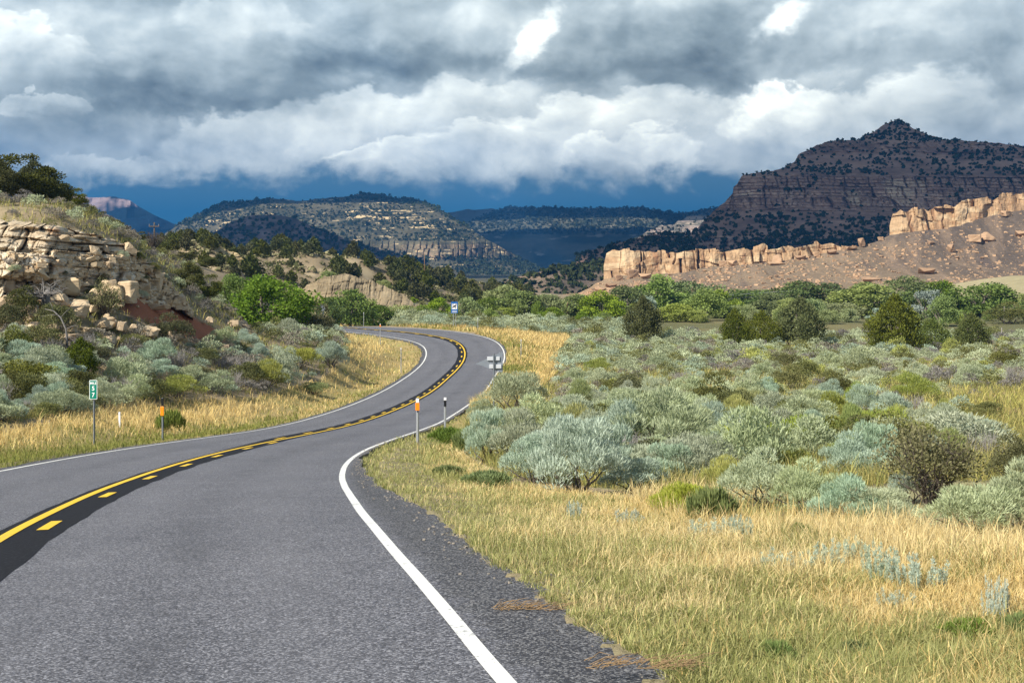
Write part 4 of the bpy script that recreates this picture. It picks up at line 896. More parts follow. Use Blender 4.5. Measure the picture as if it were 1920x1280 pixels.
o = np.argsort(-rad); bx, by, bz, bpx, bqy, rad, zr, zl, zb, hillz = [a[o] for a in (bx, by, bz, bpx, bqy, rad, zr, zl, zb, hillz)]
k = thin(bx, by, rad, taken)
bx, by, bz, bpx, bqy, rad, zr, zl, zb, hillz = [a[k] for a in (bx, by, bz, bpx, bqy, rad, zr, zl, zb, hillz)]
kind = np.where(hillz, sr.choice(['dull', 'olive', 'dull', 'sage', 'twig'], len(bx)), np.where(zl, sr.choice(['sage', 'sage', 'sage', 'olive', 'dull', 'blue', 'twig', 'olive'], len(bx)), np.where(zb, sr.choice(['sage', 'sage', 'olive', 'blue'], len(bx)), np.where((bqy > 750) & (bpx > 1330), sr.choice(['sage', 'sage', 'blue', 'yel', 'olive', 'dull', 'twig', 'yel'], len(bx)), sr.choice(['sage', 'sage', 'sage', 'sage', 'sage', 'blue', 'dull', 'olive', 'olive', 'yel', 'twig'], len(bx))))))
inview = (bpx > -40) & (bpx < 1960)
app = rad/by*inview; order = np.argsort(-app); big = order[:290]; small = order[290:]
CW = {'sage': 'grey-green', 'blue': 'silvery', 'olive': 'olive', 'dull': 'brownish grey', 'yel': 'yellow-green', 'twig': 'bare grey'}
for i in big:
    near = by[i] < 55; kd = kind[i]
    if kd == 'yel': me, nm, cat = rr.choice(YEL), 'rabbitbrush', 'shrub'
    elif kd == 'twig': me, nm, cat = rr.choice(TWIG), 'twiggy_bush', 'shrub'
    elif kd in ('olive', 'dull'): me, nm, cat = rr.choice(OLIVE if kd == 'olive' else SAGE_M), 'scrub_bush' if kd == 'olive' else 'sagebrush', 'shrub' if kd == 'olive' else 'sagebrush'
    elif kd == 'blue': me, nm, cat = rr.choice(SAGE_B), 'sagebrush', 'sagebrush'
    else: me, nm, cat = rr.choice(SAGE_N if near else SAGE_M), 'sagebrush', 'sagebrush'
    size = 'large' if rad[i] > .95 else 'low' if rad[i] < .6 else 'rounded'
    word = {'yel': 'rabbitbrush', 'olive': 'scrub bush', 'twig': 'twiggy bush'}.get(kd, 'sagebrush')
    lab = f"{size} {CW[kd]} {word} {words_near(bpx[i], by[i])}"
    parts = [('foliage', me), ('stems', rr.choice(SAGE_S))] if near and kd != 'twig' else [('foliage', me)]
    s = rad[i]*1.25
    plant(nm, parts, (bx[i], by[i], bz[i]-.03), (s*rr.uniform(.8, 1.25), s*rr.uniform(.8, 1.2), s*rr.uniform(.65, 1.15)), rr.uniform(0, 6.28), lab, cat, G_SAGE, rr.uniform(-.12, .12))
# the rest in one mesh
m_scrub, t, b = newmat('scrub_leaves'); v = t.node('ShaderNodeVertexColor', layer_name='Col').outputs[0]
d_ = t.node('ShaderNodeBsdfDiffuse'); t.put(d_.inputs[0], v); tr_ = t.node('ShaderNodeBsdfTranslucent'); t.put(tr_.inputs[0], v); mx_ = t.node('ShaderNodeMixShader'); mx_.inputs[0].default_value = .15
t.l.new(d_.outputs[0], mx_.inputs[1]); t.l.new(tr_.outputs[0], mx_.inputs[2]); t.l.new(mx_.outputs[0], t.n['Material Output'].inputs['Surface'])
base_lo = [leaves(300+k, dome(k+60, 9, 1.5, .95, .25), 620, .11, .021, up=.8, out=.8, jit=.5, shell=.5) for k in range(5)]
vs, cs_ = [], []
KC = {'sage': ((.22, .25, .13), (.55, .605, .40)), 'blue': ((.23, .30, .20), (.48, .56, .43)), 'olive': ((.09, .10, .035), (.23, .23, .09)), 'dull': ((.17, .15, .12), (.32, .29, .23)), 'yel': ((.22, .26, .07), (.46, .46, .14)), 'twig': ((.14, .13, .12), (.30, .28, .25))}
small = small[(bpx[small] > -480) & (bpx[small] < 2500)]
for i in small:
    v0, t0 = base_lo[i % 5]; a = sr.uniform(0, 6.28); c, s_ = math.cos(a), math.sin(a); s = rad[i]*1.25
    v = np.stack([v0[:, 0]*c-v0[:, 1]*s_, v0[:, 0]*s_+v0[:, 1]*c, v0[:, 2]*sr.uniform(.7, 1.05)], 1)*s+np.array([bx[i], by[i], bz[i]-.03])
    A, B = KC[kind[i]]; vs.append(v); cs_.append((np.array(A)+(np.array(B)-np.array(A))*t0[:, None])*sr.uniform(.78, 1.2))
print('scrub', len(small), 'objects', len(big))
v = np.concatenate(vs); tag(link('sagebrush_scrub', mesh('sagebrush_scrub', v, np.arange(len(v)).reshape(-1, 4), m_scrub, cols={'Col': np.concatenate(cs_)})), kind='stuff')

# ---- junipers dotted over the tan hills behind
hx, hy = sample(9000, 185, 440, -.30, .08, 1.6, 90)
hz_ = ground(hx, hy); hpx, hpy = PX(hx, hy, hz_)
den = .18+.5*sstep(700, 860, hpx)*sstep(560, 500, hpy)+.6*(np.abs(fbm(hx*.015, hy*.012, 0, 3, 91)) < .07)+.5*((hpx < 420))
den = np.where((hpx > 460) & (hpx < 720) & (hpy > 485), den*.25, den)*(hpy < 572)
k = (sr.random(len(hx)) < den) & (hpx < 990) & (hpx > 300); hx, hy, hz_, hpx, hpy = [a[k] for a in (hx, hy, hz_, hpx, hpy)]
hs = np.clip(sr.lognormal(-.62, .4, len(hx)), .22, 1.0)*np.where(hpx < 470, .62, 1); k = thin(hx, hy, hs*2.6, [])
hx, hy, hz_, hpx, hpy, hs = [a[k] for a in (hx, hy, hz_, hpx, hpy, hs)]
HW = [('the tan badland slope', 600, 300), ('the pole on the hill', 687, 330), ('the crest above the bright box elder', 540, 340), ('the dark gap of the valley', 930, 420), ('the end of the rocky hill', 380, 230), ('the slope above the blue sign', 850, 370)]
LM_keep = LM; LM = HW
print('hill junipers', len(hx))
for i in np.argsort(-hs/hy)[:260]:
    s = hs[i]; lab = f"{'big dark' if s > .7 else 'small dark' if s < .45 else 'rounded dark'} juniper {words_near(hpx[i], hy[i])}"
    plant('hill_juniper', [('crown', rr.choice(JUN_S))], (hx[i], hy[i], hz_[i]-.1), (s*1.15, s*1.15, s), rr.uniform(0, 6.28), lab, 'juniper', 'junipers dotted over the tan hills')
LM = LM_keep

# ---- sprigs and weeds standing in the verge grass
LMG = [('the lower dry runner', 1195, 6.5), ('the upper dry runner', 985, 8.3), ('the tall golden grass', 1600, 13), ('the first yellow rabbitbrush', 1280, 18), ('the orange-topped delineator', 783, 33), ('the dark bitterbrush', 1745, 17), ('the dark sprawling weed', 915, 22), ('the bottom corner of the verge', 1880, 7)]
LM_keep = LM; LM = LMG
for px, py, w, h, kd in [(1330, 1010, 120, 26, 'blue'), (1390, 1018, 60, 34, 'blue'), (1180, 985, 70, 22, 'blue'), (1075, 972, 46, 22, 'blue'), (1470, 1072, 150, 26, 'blue'), (1560, 1062, 110, 32, 'blue'), (1650, 1090, 100, 46, 'blue'), (1720, 1105, 130, 44, 'blue'), (1680, 1140, 90, 24, 'blue'), (1870, 1165, 70, 58, 'blue'), (1600, 1050, 60, 30, 'blue'),
    (1820, 1195, 170, 34, 'weed'), (1910, 1190, 110, 40, 'weed'), (840, 890, 80, 18, 'weed'), (1460, 1240, 120, 36, 'weed'), (1600, 1230, 110, 30, 'weed'), (1500, 1010, 80, 28, 'weed')]:
    p = at(px, py); d = p[1]; b_ = kd == 'blue'; me = rr.choice(SPRIG if b_ else WEED)
    plant('silver_sprig' if b_ else 'weed_tuft', [('foliage', me)], p-np.array([0, 0, .02]), (w/F*d/1.7, w/F*d/1.7, h/F*d/(.6 if b_ else .5)), rr.uniform(0, 6), f"{'silvery sage sprig' if b_ else 'green weed tuft'} in the grass {words_near(px, d)}", 'sagebrush' if b_ else 'weed', 'sprigs and weeds in the verge grass')
LM = LM_keep
# small bushes speckling the tan hills
tx, ty_ = sample(15000, 185, 450, -.32, .06, 1.4, 93); tz = ground(tx, ty_); tpx, tpy = PX(tx, ty_, tz); k = (tpy < 575) & (sr.random(len(tx)) < np.where((tpx > 470) & (tpx < 720) & (tpy > 485), .3, .9)); tx, ty_, tz = tx[k], ty_[k], tz[k]; n_ = len(tx)
cd = 16; d3 = sr.normal(size=(n_, cd, 3)); d3 /= np.linalg.norm(d3, axis=2)[..., None]; d3[..., 2] = np.abs(d3[..., 2]); s3 = sr.lognormal(-.22, .42, n_)[:, None, None]
c3 = np.stack([tx, ty_, tz], 1)[:, None]+d3*s3*.55; e1 = sr.normal(size=(n_, cd, 3)); e1 /= np.linalg.norm(e1, axis=2)[..., None]; e2 = np.cross(e1, d3); w3 = s3*.22
v = np.stack([c3-e1*w3, c3-e2*w3, c3+e1*w3, c3+e2*w3], 2).reshape(-1, 3)
cc = np.where((sr.random(n_) < .55)[:, None], lerp3(C3(.06, .068, .025), C3(.17, .165, .07), sr.random(n_)), lerp3(C3(.15, .14, .07), C3(.34, .31, .17), sr.random(n_)))[:, None]*sr.uniform(.7, 1.3, (n_, cd, 1)); tag(link('hill_scrub', mesh('hill_scrub', v, np.arange(len(v)).reshape(-1, 4), m_scrub, cols={'Col': np.repeat(cc.reshape(-1, 3), 4, 0)})), kind='stuff')
# ---- grass
m_grass, t, b = newmat('grass_blades'); v = t.node('ShaderNodeVertexColor', layer_name='Col').outputs[0]
d_ = t.node('ShaderNodeBsdfDiffuse'); t.put(d_.inputs[0], v); tr_ = t.node('ShaderNodeBsdfTranslucent'); t.put(tr_.inputs[0], v); mx_ = t.node('ShaderNodeMixShader'); mx_.inputs[0].default_value = .35
t.l.new(d_.outputs[0], mx_.inputs[1]); t.l.new(tr_.outputs[0], mx_.inputs[2]); t.l.new(mx_.outputs[0], t.n['Material Output'].inputs['Surface'])
def grass(name, n, d0, d1, t0, t1, zone_, hfun, cfun, seed, clump=.12, wmul=1., minoff=4.3, seedy=False):
    r = np.random.default_rng(seed); x, y = sample(n, d0, d1, t0, t1, -.55, seed+1)
    if clump:
        m = n//7; cx_, cy_ = x[:m], y[:m]; j = r.integers(0, m, n); x = cx_[j]+r.normal(size=n)*clump*(1+y[j]*.02); y = cy_[j]+r.normal(size=n)*clump*(1+cy_[j]*.03)
    z = ground(x, y); px, py = PX(x, y, z); off, rz, _s_ = road_near(x, y)
    edge = np.where(off > 0, np.interp(_s_, _k, eR), np.interp(_s_, _k, eL))-.02+.10*fbm(x*1.3, y*1.3, 0, 3, 141)+.08*fbm(x*5, y*5, 0, 2, 142)
    k = zone_(px, py, x, y, r.random(n)) & ((np.abs(off) > edge))
    cl = (_hash(np.floor(np.arange(len(x)) if not clump else j), np.zeros(len(x)), np.zeros(len(x)), seed))[k]
    x, y, z, px, py, off = [a[k] for a in (x, y, z, px, py, off)]; n = len(x)
    z = np.where(np.abs(off) < 4.3, np.maximum(z, rz[k]-.06), z)
    h = hfun(x, y, px, py, off)*np.clip(r.lognormal(0, .3, n), .5, 1.6)
    h = h*(.65+.8*cl)
    wd = np.maximum(.0030, y*.00024)*wmul*r.uniform(.7, 1.4, n)
    a = r.uniform(0, 2*np.pi, n); ln = np.abs(r.normal(0, .6, n))+.1; wind = np.array([.06, -.03])
    dx, dy = np.cos(a)*ln+wind[0], np.sin(a)*ln+wind[1]; sa = r.uniform(0, np.pi, n); sx_, sy_ = np.cos(sa)*wd, np.sin(sa)*wd
    B = np.stack([x, y, z-.02], 1); up = np.array([0, 0, 1.])
    mid = B+np.stack([dx*h*.35, dy*h*.35, h*.6], 1); tip = B+np.stack([dx*h*1.1, dy*h*1.1, h*np.sqrt(np.clip(1-.5*(dx**2+dy**2), .3, 1))], 1); s = np.stack([sx_, sy_, 0*sx_], 1)
    if seedy: mid = B+(tip-B)*.7; s2 = s*1.1; B_ = s*.4
    else: s2, B_ = s*.75, s
    V = np.stack([B-B_, B+B_, mid+s2, mid-s2, tip], 1).reshape(-1, 3); i = np.arange(n)*5
    q = np.stack([i, i+1, i+2, i+3], 1); tr = np.stack([i+3, i+2, i+4], 1)
    c = cfun(x, y, px, py, off, r, cl)*(r.uniform(.72, 1.22, n)*(.8+.4*((cl*7.3) % 1)))[:, None]
    tag(link(name, mesh(name, V, [q, tr], m_grass, cols={'Col': np.clip(np.repeat(c, 5, 0), .01, .9)})), kind='stuff'); print(name, n)
def straw(x, y, px, py, off, r, cl, k_green=.5):
    n = fbm(x*.35, y*.35, 0, 3, 151); n2 = fbm(x*1.2, y*1.2, 0, 3, 152); m = len(x)
    c = lerp3(C3(.76, .62, .33), C3(.66, .48, .19), np.clip(.5+.9*n+.3*r.normal(size=m), 0, 1))
    g = lerp3(C3(.22, .24, .07), C3(.52, .49, .22), r.random(m))
    ao = np.abs(off); gk = np.clip(.72*sstep(8.2, 4.6, ao+2.2*n2)+.6*sstep(.05, .4, n2*.6+.8*n)+.08, 0, .9)
    return np.where(((.65*cl+.35*r.random(m)) < gk)[:, None], g, c)
def vr(px, py, x, y, u): return inpoly(px, py, POLY_VERGE)
grass('verge_grass', 880000, 4.5, 150, -.12, .72, vr, lambda x, y, px, py, off: np.where(np.abs(off) < 5.0, .05, .075)+.03*sstep(8, 12, np.abs(off))*(y < 30)+.05*sstep(0, .4, fbm(x*.5, y*.5, 0, 3, 155)), straw, 161)
def golden(x, y, px, py, off, r, cl):
    n = fbm(x*.3, y*.3, 0, 3, 153); k = sstep(10.5, 14, np.abs(off)+2*n)[:, None]; return straw(x, y, px, py, off, r, cl, .3)*(1-k)+k*lerp3(C3(.60, .41, .15), C3(.66, .50, .22), r.random(len(x)))
grass('tall_golden_grass', 90000, 8, 26, -.02, .62, lambda px, py, x, y, u: inpoly(px, py, [(1180, 930), (1300, 905), (1500, 950), (1750, 995), (2100, 1010), (2100, 1090), (1750, 1070), (1500, 1040), (1250, 985)]), lambda x, y, px, py, off: .17+0*x, golden, 171, clump=.22, seedy=True, wmul=.75)
grass('seeding_grass', 50000, 5, 40, -.08, .62, vr, lambda x, y, px, py, off: .10+0*x, straw, 175, clump=.3, seedy=True, wmul=.6)
def lgold(x, y, px, py, off, r, cl):
    n = fbm(x*.22, y*.22, 0, 3, 154); c = lerp3(C3(.78, .57, .23), C3(.68, .54, .26), r.random(len(x))); g = lerp3(C3(.17, .20, .05), C3(.34, .33, .10), r.random(len(x)))
    gk = np.clip(.95*sstep(8.5, 5.0, np.abs(off)+2.0*n)*np.where(px > 560, .55, 1)+.45*sstep(.05, .35, n), 0, 1); return np.where(((.6*cl+.4*r.random(len(x))) < gk)[:, None], g, c)
grass('inner_bend_grass', 270000, 17, 190, -.65, .02, lambda px, py, x, y, u: inpoly(px, py, POLY_LEFT), lambda x, y, px, py, off: .11+.16*sstep(5.5, 9, np.abs(off))+.0008*y, lgold, 181, clump=.2)
POLY_CURVE = [(890, 622), (1062, 627), (1080, 645), (1045, 700), (1000, 740), (930, 770), (880, 770), (905, 700)]
grass('outer_bend_grass', 230000, 50, 235, -.16, .06, lambda px, py, x, y, u: inpoly(px, py, POLY_OUT) | inpoly(px, py, POLY_CURVE), lambda x, y, px, py, off: .3+0*x, lgold, 191, clump=.3)
def gscrub(x, y, px, py, off, r, cl):
    c = lerp3(C3(.48, .39, .15), C3(.32, .34, .11), r.random(len(x))); c = np.where((inpoly(px, py, POLY_BARE) & (cl < .6))[:, None], lerp3(C3(.40, .40, .10), C3(.52, .45, .16), r.random(len(x))), c); return np.where((r.random(len(x)) < .2)[:, None], C3(.16, .17, .07), c)
LHILL = [(-300, 660), (-300, 380), (130, 380), (340, 470), (450, 590), (450, 650)]
grass('scrub_grass', 270000, 18, 210, -.6, .6, lambda px, py, x, y, u: (inpoly(px, py, POLY_SAGE) | (inpoly(px, py, LHILL) & (y < 180)) | inpoly(px, py, POLY_SLOPE) | inpoly(px, py, POLY_BAND)) & ~(inpoly(px, py, POLY_RED)), lambda x, y, px, py, off: .24+.0012*y, gscrub, 195, clump=.22, wmul=1.2)

# ---- bushes rooted on the ledges of the outcrop
for j in range(46):
    k = rr.randrange(hled['V'].shape[1]*0+12, 225); q = hled['V'][k, rr.randrange(60, 630)]; px, py = PX(*q)
    if not (-20 < px < 340): continue
    kd = rr.choice(['olive', 'dull', 'olive', 'twig']); me = rr.choice({'olive': OLIVE, 'dull': SAGE_M, 'twig': TWIG}[kd]); s = rr.uniform(.35, .85)
    plant('ledge_bush', [('foliage', me)], q-np.array([0, .05, .08]), (s, s, s*rr.uniform(.7, 1.)), rr.uniform(0, 6), f"{'olive' if kd == 'olive' else 'brownish' if kd == 'dull' else 'bare grey'} bush rooted on the outcrop ledges {words_near(float(px), float(q[1]))}", 'shrub', 'bushes on the outcrop ledges')

# ================================================================== ROADSIDE FURNITURE
m_galv = flat('galvanised_steel', (.48, .50, .52), .45, .55, .15, 20); m_galv_dk = flat('weathered_steel', (.20, .22, .24), .6, .4, .2, 20)
m_alu = flat('aluminium_sheet', (.27, .30, .34), .42, .35, .10, 6); m_alu_br = flat('bright_aluminium', (.58, .60, .63), .4, .1, .06, 6)
m_blk = flat('black_plastic', (.012, .012, .014), .4); m_wht = flat('white_reflective', (.85, .85, .86), .35, var=.04); m_org = flat('orange_reflector', (.95, .26, .01), .35, var=.05)
m_grn = flat('green_sign_face', (.0, .19, .13), .4, var=.06); m_blu = flat('blue_sign_face', (.015, .13, .42), .4, var=.06); m_pole = flat('brown_pole_wood', (.20, .115, .07), .9, var=.3)
m_wire = flat('wire', (.55, .56, .56), .5, .3); m_postw = flat('grey_post_wood', (.30, .27, .24), .9, var=.3)
def channel(h, w=.07, d=.035, th=.006):
    p = [(-w/2, 0), (-w/2+.014, 0), (-w*.22, -d), (w*.22, -d), (w/2-.014, 0), (w/2, 0), (w/2, th), (w/2-.016, th), (w*.22-.004, -d+th), (-w*.22+.004, -d+th), (-w/2+.016, th), (-w/2, th)]
    mb = MB(); n = len(p); v = [(x, y, z) for z in (-.3, h) for x, y in p]
    mb.add(v, [(i, (i+1) % n, n+(i+1) % n, n+i) for i in range(n)]+[(0, 11, 10, 1), (1, 10, 9, 2), (2, 9, 8, 3), (3, 8, 7, 4), (4, 7, 6, 5)]); b = n
    mb.f += [[n+i for i in q] for q in [(0, 1, 10, 11), (1, 2, 9, 10), (2, 3, 8, 9), (3, 4, 7, 8), (4, 5, 6, 7)]]; mb.m += [0]*5
    return mb
def delineator(px, d, pyb, pyt, style, label, rz=0.):
    p = gpt(px, d); h = (HY-pyt)/F*d-p[2]
    r = empty('delineator_post', p, rz); tag(r, label, 'delineator', 'delineator posts along the road')
    ch = channel(h-.02 if style != 'left' else h*.55); ch.build('channel_post', m_galv if style != 'left' else m_galv_dk, r)
    if style in ('orange', 'orange_far'):
        a = MB(); a.box((0, -.05, h-.20), (.105, .012, .20)); a.build('reflector', m_org, r, bevel=.004)
        a = MB(); a.box((0, -.045, h-.045), (.078, .03, .11)); a.build('white_cap', m_wht, r, bevel=.006)
        a = MB(); a.tube([(0, -.06, h-.33), (0, -.036, h-.33)], .018, 8); a.build('bolt', m_blk, r)
    elif style == 'black':
        a = MB(); a.box((0, -.047, h-.18), (.078, .02, .19)); a.build('black_plate', m_blk, r, bevel=.004)
        a = MB(); a.box((0, -.045, h-.04), (.08, .03, .09)); a.build('white_cap', m_wht, r, bevel=.006)
    elif style == 'left':
        a = MB(); a.box((0, -.03, h-.14), (.075, .04, .28)); a.build('black_plate', m_blk, r, bevel=.02)
        a = MB(); a.box((0, -.04, h-.44), (.115, .03, .30)); a.build('reflector', m_org, r, bevel=.01)
    else:
        a = MB(); a.box((0, -.045, h-.06), (.07, .02, .12)); a.build('white_cap', m_wht, r, bevel=.006)
    return r
delineator(783, 33, 843, 747, 'orange', 'orange-topped delineator with white cap, nearest the camera on the outer verge')
delineator(834.5, 40, 818, 745, 'black', 'black and white topped delineator behind the orange one', .1)
delineator(305, 42, 808, 745, 'left', 'short delineator with black top and orange band in weeds on the inner verge', -.15)
delineator(977, 113, 672, 636, 'plain', 'plain pale delineator outside the bend, beyond the pennant sign')
delineator(896, 143, 620, 596, 'plain', 'plain pale delineator at the far side of the bend, right of the blue sign')
delineator(682, 182, 609, 586, 'plain', 'farthest plain delineator, beyond the road where it leaves the picture')
delineator(713, 132, 636, 607, 'orange_far', 'distant orange-topped delineator inside the bend')
delineator(752, 106, 678, 652, 'plain', 'pale delineator in the grass inside the bend')
def text(name, body, size, loc, m, parent, al='CENTER', ext=.002):
    c = bpy.data.curves.new(name, 'FONT'); c.body = body; c.size = size; c.align_x = al; c.align_y = 'CENTER'; c.extrude = ext; c.offset = size*.018
    c.materials.append(m); tmp = bpy.data.objects.new('lettering', c); bpy.context.scene.collection.objects.link(tmp)
    dg = bpy.context.evaluated_depsgraph_get(); dg.update(); me = bpy.data.meshes.new_from_object(tmp.evaluated_get(dg)); bpy.data.objects.remove(tmp); bpy.data.curves.remove(c)
    me.materials.clear(); me.materials.append(m); o = link(name, me, parent, loc); o.rotation_euler = (R(90), 0, 0); return o
def rrect(w, h, r, n=5):
    P_ = []
    for cx_, cz, a0 in ((w/2-r, h/2-r, 0), (-w/2+r, h/2-r, 90), (-w/2+r, -h/2+r, 180), (w/2-r, -h/2+r, 270)):
        P_ += [(cx_+r*math.cos(R(a0+90*k/n)), cz+r*math.sin(R(a0+90*k/n))) for k in range(n+1)]
    return P_
# mile marker
p = gpt(176.5, 40); px_m = F/40.; top = (HY-712)/F*40-p[2]; hh, ww = 36/px_m, 15.4/px_m
r = empty('mile_marker', p, -.12); tag(r, 'green mile marker 57 with white border on a slim steel post in roadside grass', 'road sign')
channel(top-.1, .06).build('channel_post', m_galv_dk, r)
fr = MB(); fr.prism(rrect(ww, hh, .03), -.062, -.058); a = fr.build('sign_panel', m_wht, r, (0, 0, top-hh/2))
f2 = MB(); f2.prism(rrect(ww-.032, hh-.032, .022), -.066, -.0605); f2.build('green_face', m_grn, a)
text('lettering', 'MILE', .105, (0, -.067, hh*.33), m_wht, a); text('lettering', '5', .19, (0, -.067, hh*.06), m_wht, a); text('lettering', '7', .19, (0, -.067, -hh*.28), m_wht, a)
# pennant sign seen from behind
d = 58.; p = gpt(926, d); k = d/F
r = empty('pennant_sign', p, 0); tag(r, 'back of a bare metal pennant-shaped road sign with two bright crossbars on one post', 'road sign')
zt = (HY-663)*k-p[2]; ch = channel(zt, .075, .04); ch.build('channel_post', m_galv_dk, r)
fz = lambda py: (HY-py)*k-p[2]; fx = lambda px: (px-926)*k
a = MB(); a.prism([(fx(892), fz(682)), (fx(941), fz(698.5)), (fx(942.5), fz(696)), (fx(942.5), fz(662)), (fx(940.5), fz(659.5))][::-1], .085, .088); a.build('pennant_panel', m_alu, r)
for (xa, xb, ya, yb) in ((913.5, 937, 668.5, 676), (917.5, 940, 683, 691)):
    a = MB(); a.box(((fx(xa)+fx(xb))/2, .055, (fz(ya)+fz(yb))/2), (fx(xb)-fx(xa), .05, fz(ya)-fz(yb))); o = a.build('crossbar', m_alu_br, r, bevel=.006)
    b2 = MB(); b2.box(((fx(xa)+fx(xb))/2, .027, fz(yb)+.018), (fx(xb)-fx(xa)-.02, .01, .02)); b2.build('crossbar_lip', m_galv, o)
# blue sign with pictogram and plaque
d = 150.; p = gpt(852, d); k = d/F; fz = lambda py: (HY-py)*k-p[2]
r = empty('blue_sign', p, .1); tag(r, 'blue roadside sign with white pictogram square and small blue plaque below, beyond the bend', 'road sign')
for sx_ in (-.12, .16):
    a = MB(); a.tube([(sx_, 0, -.3), (sx_, 0, fz(568))], .028, 8); a.build('post', m_galv, r)
a = MB(); a.prism(rrect(.78, 1.02, .04), -.05, -.04); pan = a.build('sign_panel', m_blu, r, (0, 0, fz(573.8)))
a = MB(); a.prism(rrect(.60, .66, .03), -.058, -.0505); wp = a.build('white_square', m_wht, pan, (0, 0, -.04))
a = MB(); a.prism([(-.25, .02), (-.05, .10), (.10, .16), (.25, .22), (.22, .08), (.12, -.02), (.16, -.22), (.08, -.22), (.02, -.06), (-.12, -.08), (-.18, -.22), (-.25, -.22), (-.2, -.04)], -.062, -.0585); a.build('pictogram', m_blk, wp)
a = MB(); a.prism([(-.26, .26), (-.05, .30), (-.12, .20), (-.26, .18)], -.062, -.0585); a.prism([(.04, .28), (.27, .30), (.27, .25), (.1, .22)], -.062, -.0585); a.build('pictogram', m_blk, wp)
a = MB(); a.prism(rrect(.78, .34, .03), -.05, -.04); pl = a.build('plaque', m_blu, r, (0, 0, fz(584.2)))
for zz in (.07, -.06):
    a = MB(); a.box((0, -.053, zz), (.56, .004, .05)); a.build('lettering', m_wht, pl)
# small white sign back behind the green shrub
d = 165.; p = gpt(606, d); k = d/F; z0 = (HY-577)*k-p[2]
r = empty('small_sign', p, .2); tag(r, 'small white sign back half hidden among the bright green shrubs', 'road sign')
a = MB(); a.prism(rrect(.6, .75, .05), -.02, -.01); a.build('sign_panel', m_alu, r, (0, 0, z0)); a = MB(); a.tube([(0, 0, -.3), (0, 0, z0+.3)], .035, 8); a.build('post', m_galv_dk, r)
# white stub by the mile marker
d = 47.; p = gpt(224, d); a = MB(); a.box((0, 0, .25), (.07, .03, .6)); a.box((0, -.018, .48), (.05, .006, .08)); tag(a.build('marker_stake', m_wht, None, p, bevel=.01), 'short white stake in the sagebrush beyond the mile marker', 'stake')
# poles
def pole(px, d, pyt, label, rad=.13, arm=None, m=None, ins=True):
    p = gpt(px, d); h = (HY-pyt)/F*d-p[2]; r = empty('utility_pole', p, 0); tag(r, label, 'utility pole')
    a = MB(); a.tube([(0, 0, -.4), (0, 0, h*.5), (0, 0, h)], [rad*1.15, rad, rad*.8], 9); a.build('pole', m or m_pole, r, smooth=True)
    if arm:
        a = MB(); a.box((0, -.12, h-arm[1]), (arm[0], .1, .12)); ca = a.build('crossarm', m or m_pole, r)
        for q in (-.45, 0, .45) if ins else ():
            b_ = MB(); b_.tube([(q*arm[0], -.12, h-arm[1]+.05), (q*arm[0], -.12, h-arm[1]+.26)], [.05, .035], 7); b_.build('insulator', m_galv_dk, ca)
    return p+np.array([0, 0, h])
pole(1064, 250, 566, 'short brown utility pole standing among the river trees', .16)
t1 = pole(1543, 300, 540, 'slim wire pole rising in front of the dark cottonwoods', .12, (1.6, .35))
pole(688, 330, 508, 'thin utility pole on the tan hill', .12, (1.2, .3)); pole(796, 372, 476, 'thin bare pole on the dark slope of the far hill', .12)
pole(289.5, 136, 417, 'dark utility pole with one crossarm behind the dead snag', .09, (1.1, .42), m_twig)
pole(1883, 236, 575, 'weathered grey pole beside the olive thicket', .1, None, m_postw)
for px, d, pyt, m, lab in ((1468, 240, 583, m_wht, 'thin white post behind the pointed juniper'), (1547, 172, 618, m_postw, 'grey fence post beside the broadest juniper of the trio'), (1878, 172, 614, m_postw, 'leaning grey fence post at the meadow edge')):
    p = gpt(px, d); h = (HY-pyt)/F*d-p[2]; a = MB(); a.tube([(0, 0, -.3), (.03, 0, h*.6), (.02, 0, h)], [.09, .085, .07], 7); tag(a.build('fence_post', m, None, p), lab, 'fence post')
def wire(a, b, sag, label):
    a, b = np.array(a), np.array(b); f_ = np.linspace(0, 1, 40)[:, None]; q = a+(b-a)*f_; q[:, 2] -= (4*sag*f_*(1-f_))[:, 0]
    mb = MB(); mb.tube(q-a, .028, 4); tag(mb.build('power_line', m_wire, None, a), label, 'power line')
e0, e1, e2 = W3(764, 569, 285), W3(2150, 560, 330), W3(764, 572, 285)
wire(e0, t1+np.array([-.6, -.12, -.1]), 1.0, 'upper wire running from the hill to the slim wire pole'); wire(e2, t1+np.array([.2, -.12, -.5]), 1.6, 'lower wire running from the hill to the slim wire pole')
wire(t1+np.array([-.6, -.12, -.1]), e1, 1.2, 'upper wire leaving the slim wire pole over the big cottonwoods'); wire(t1+np.array([.2, -.12, -.5]), e1+np.array([0, 0, -.5]), 1.8, 'lower wire leaving the slim wire pole over the big cottonwoods')

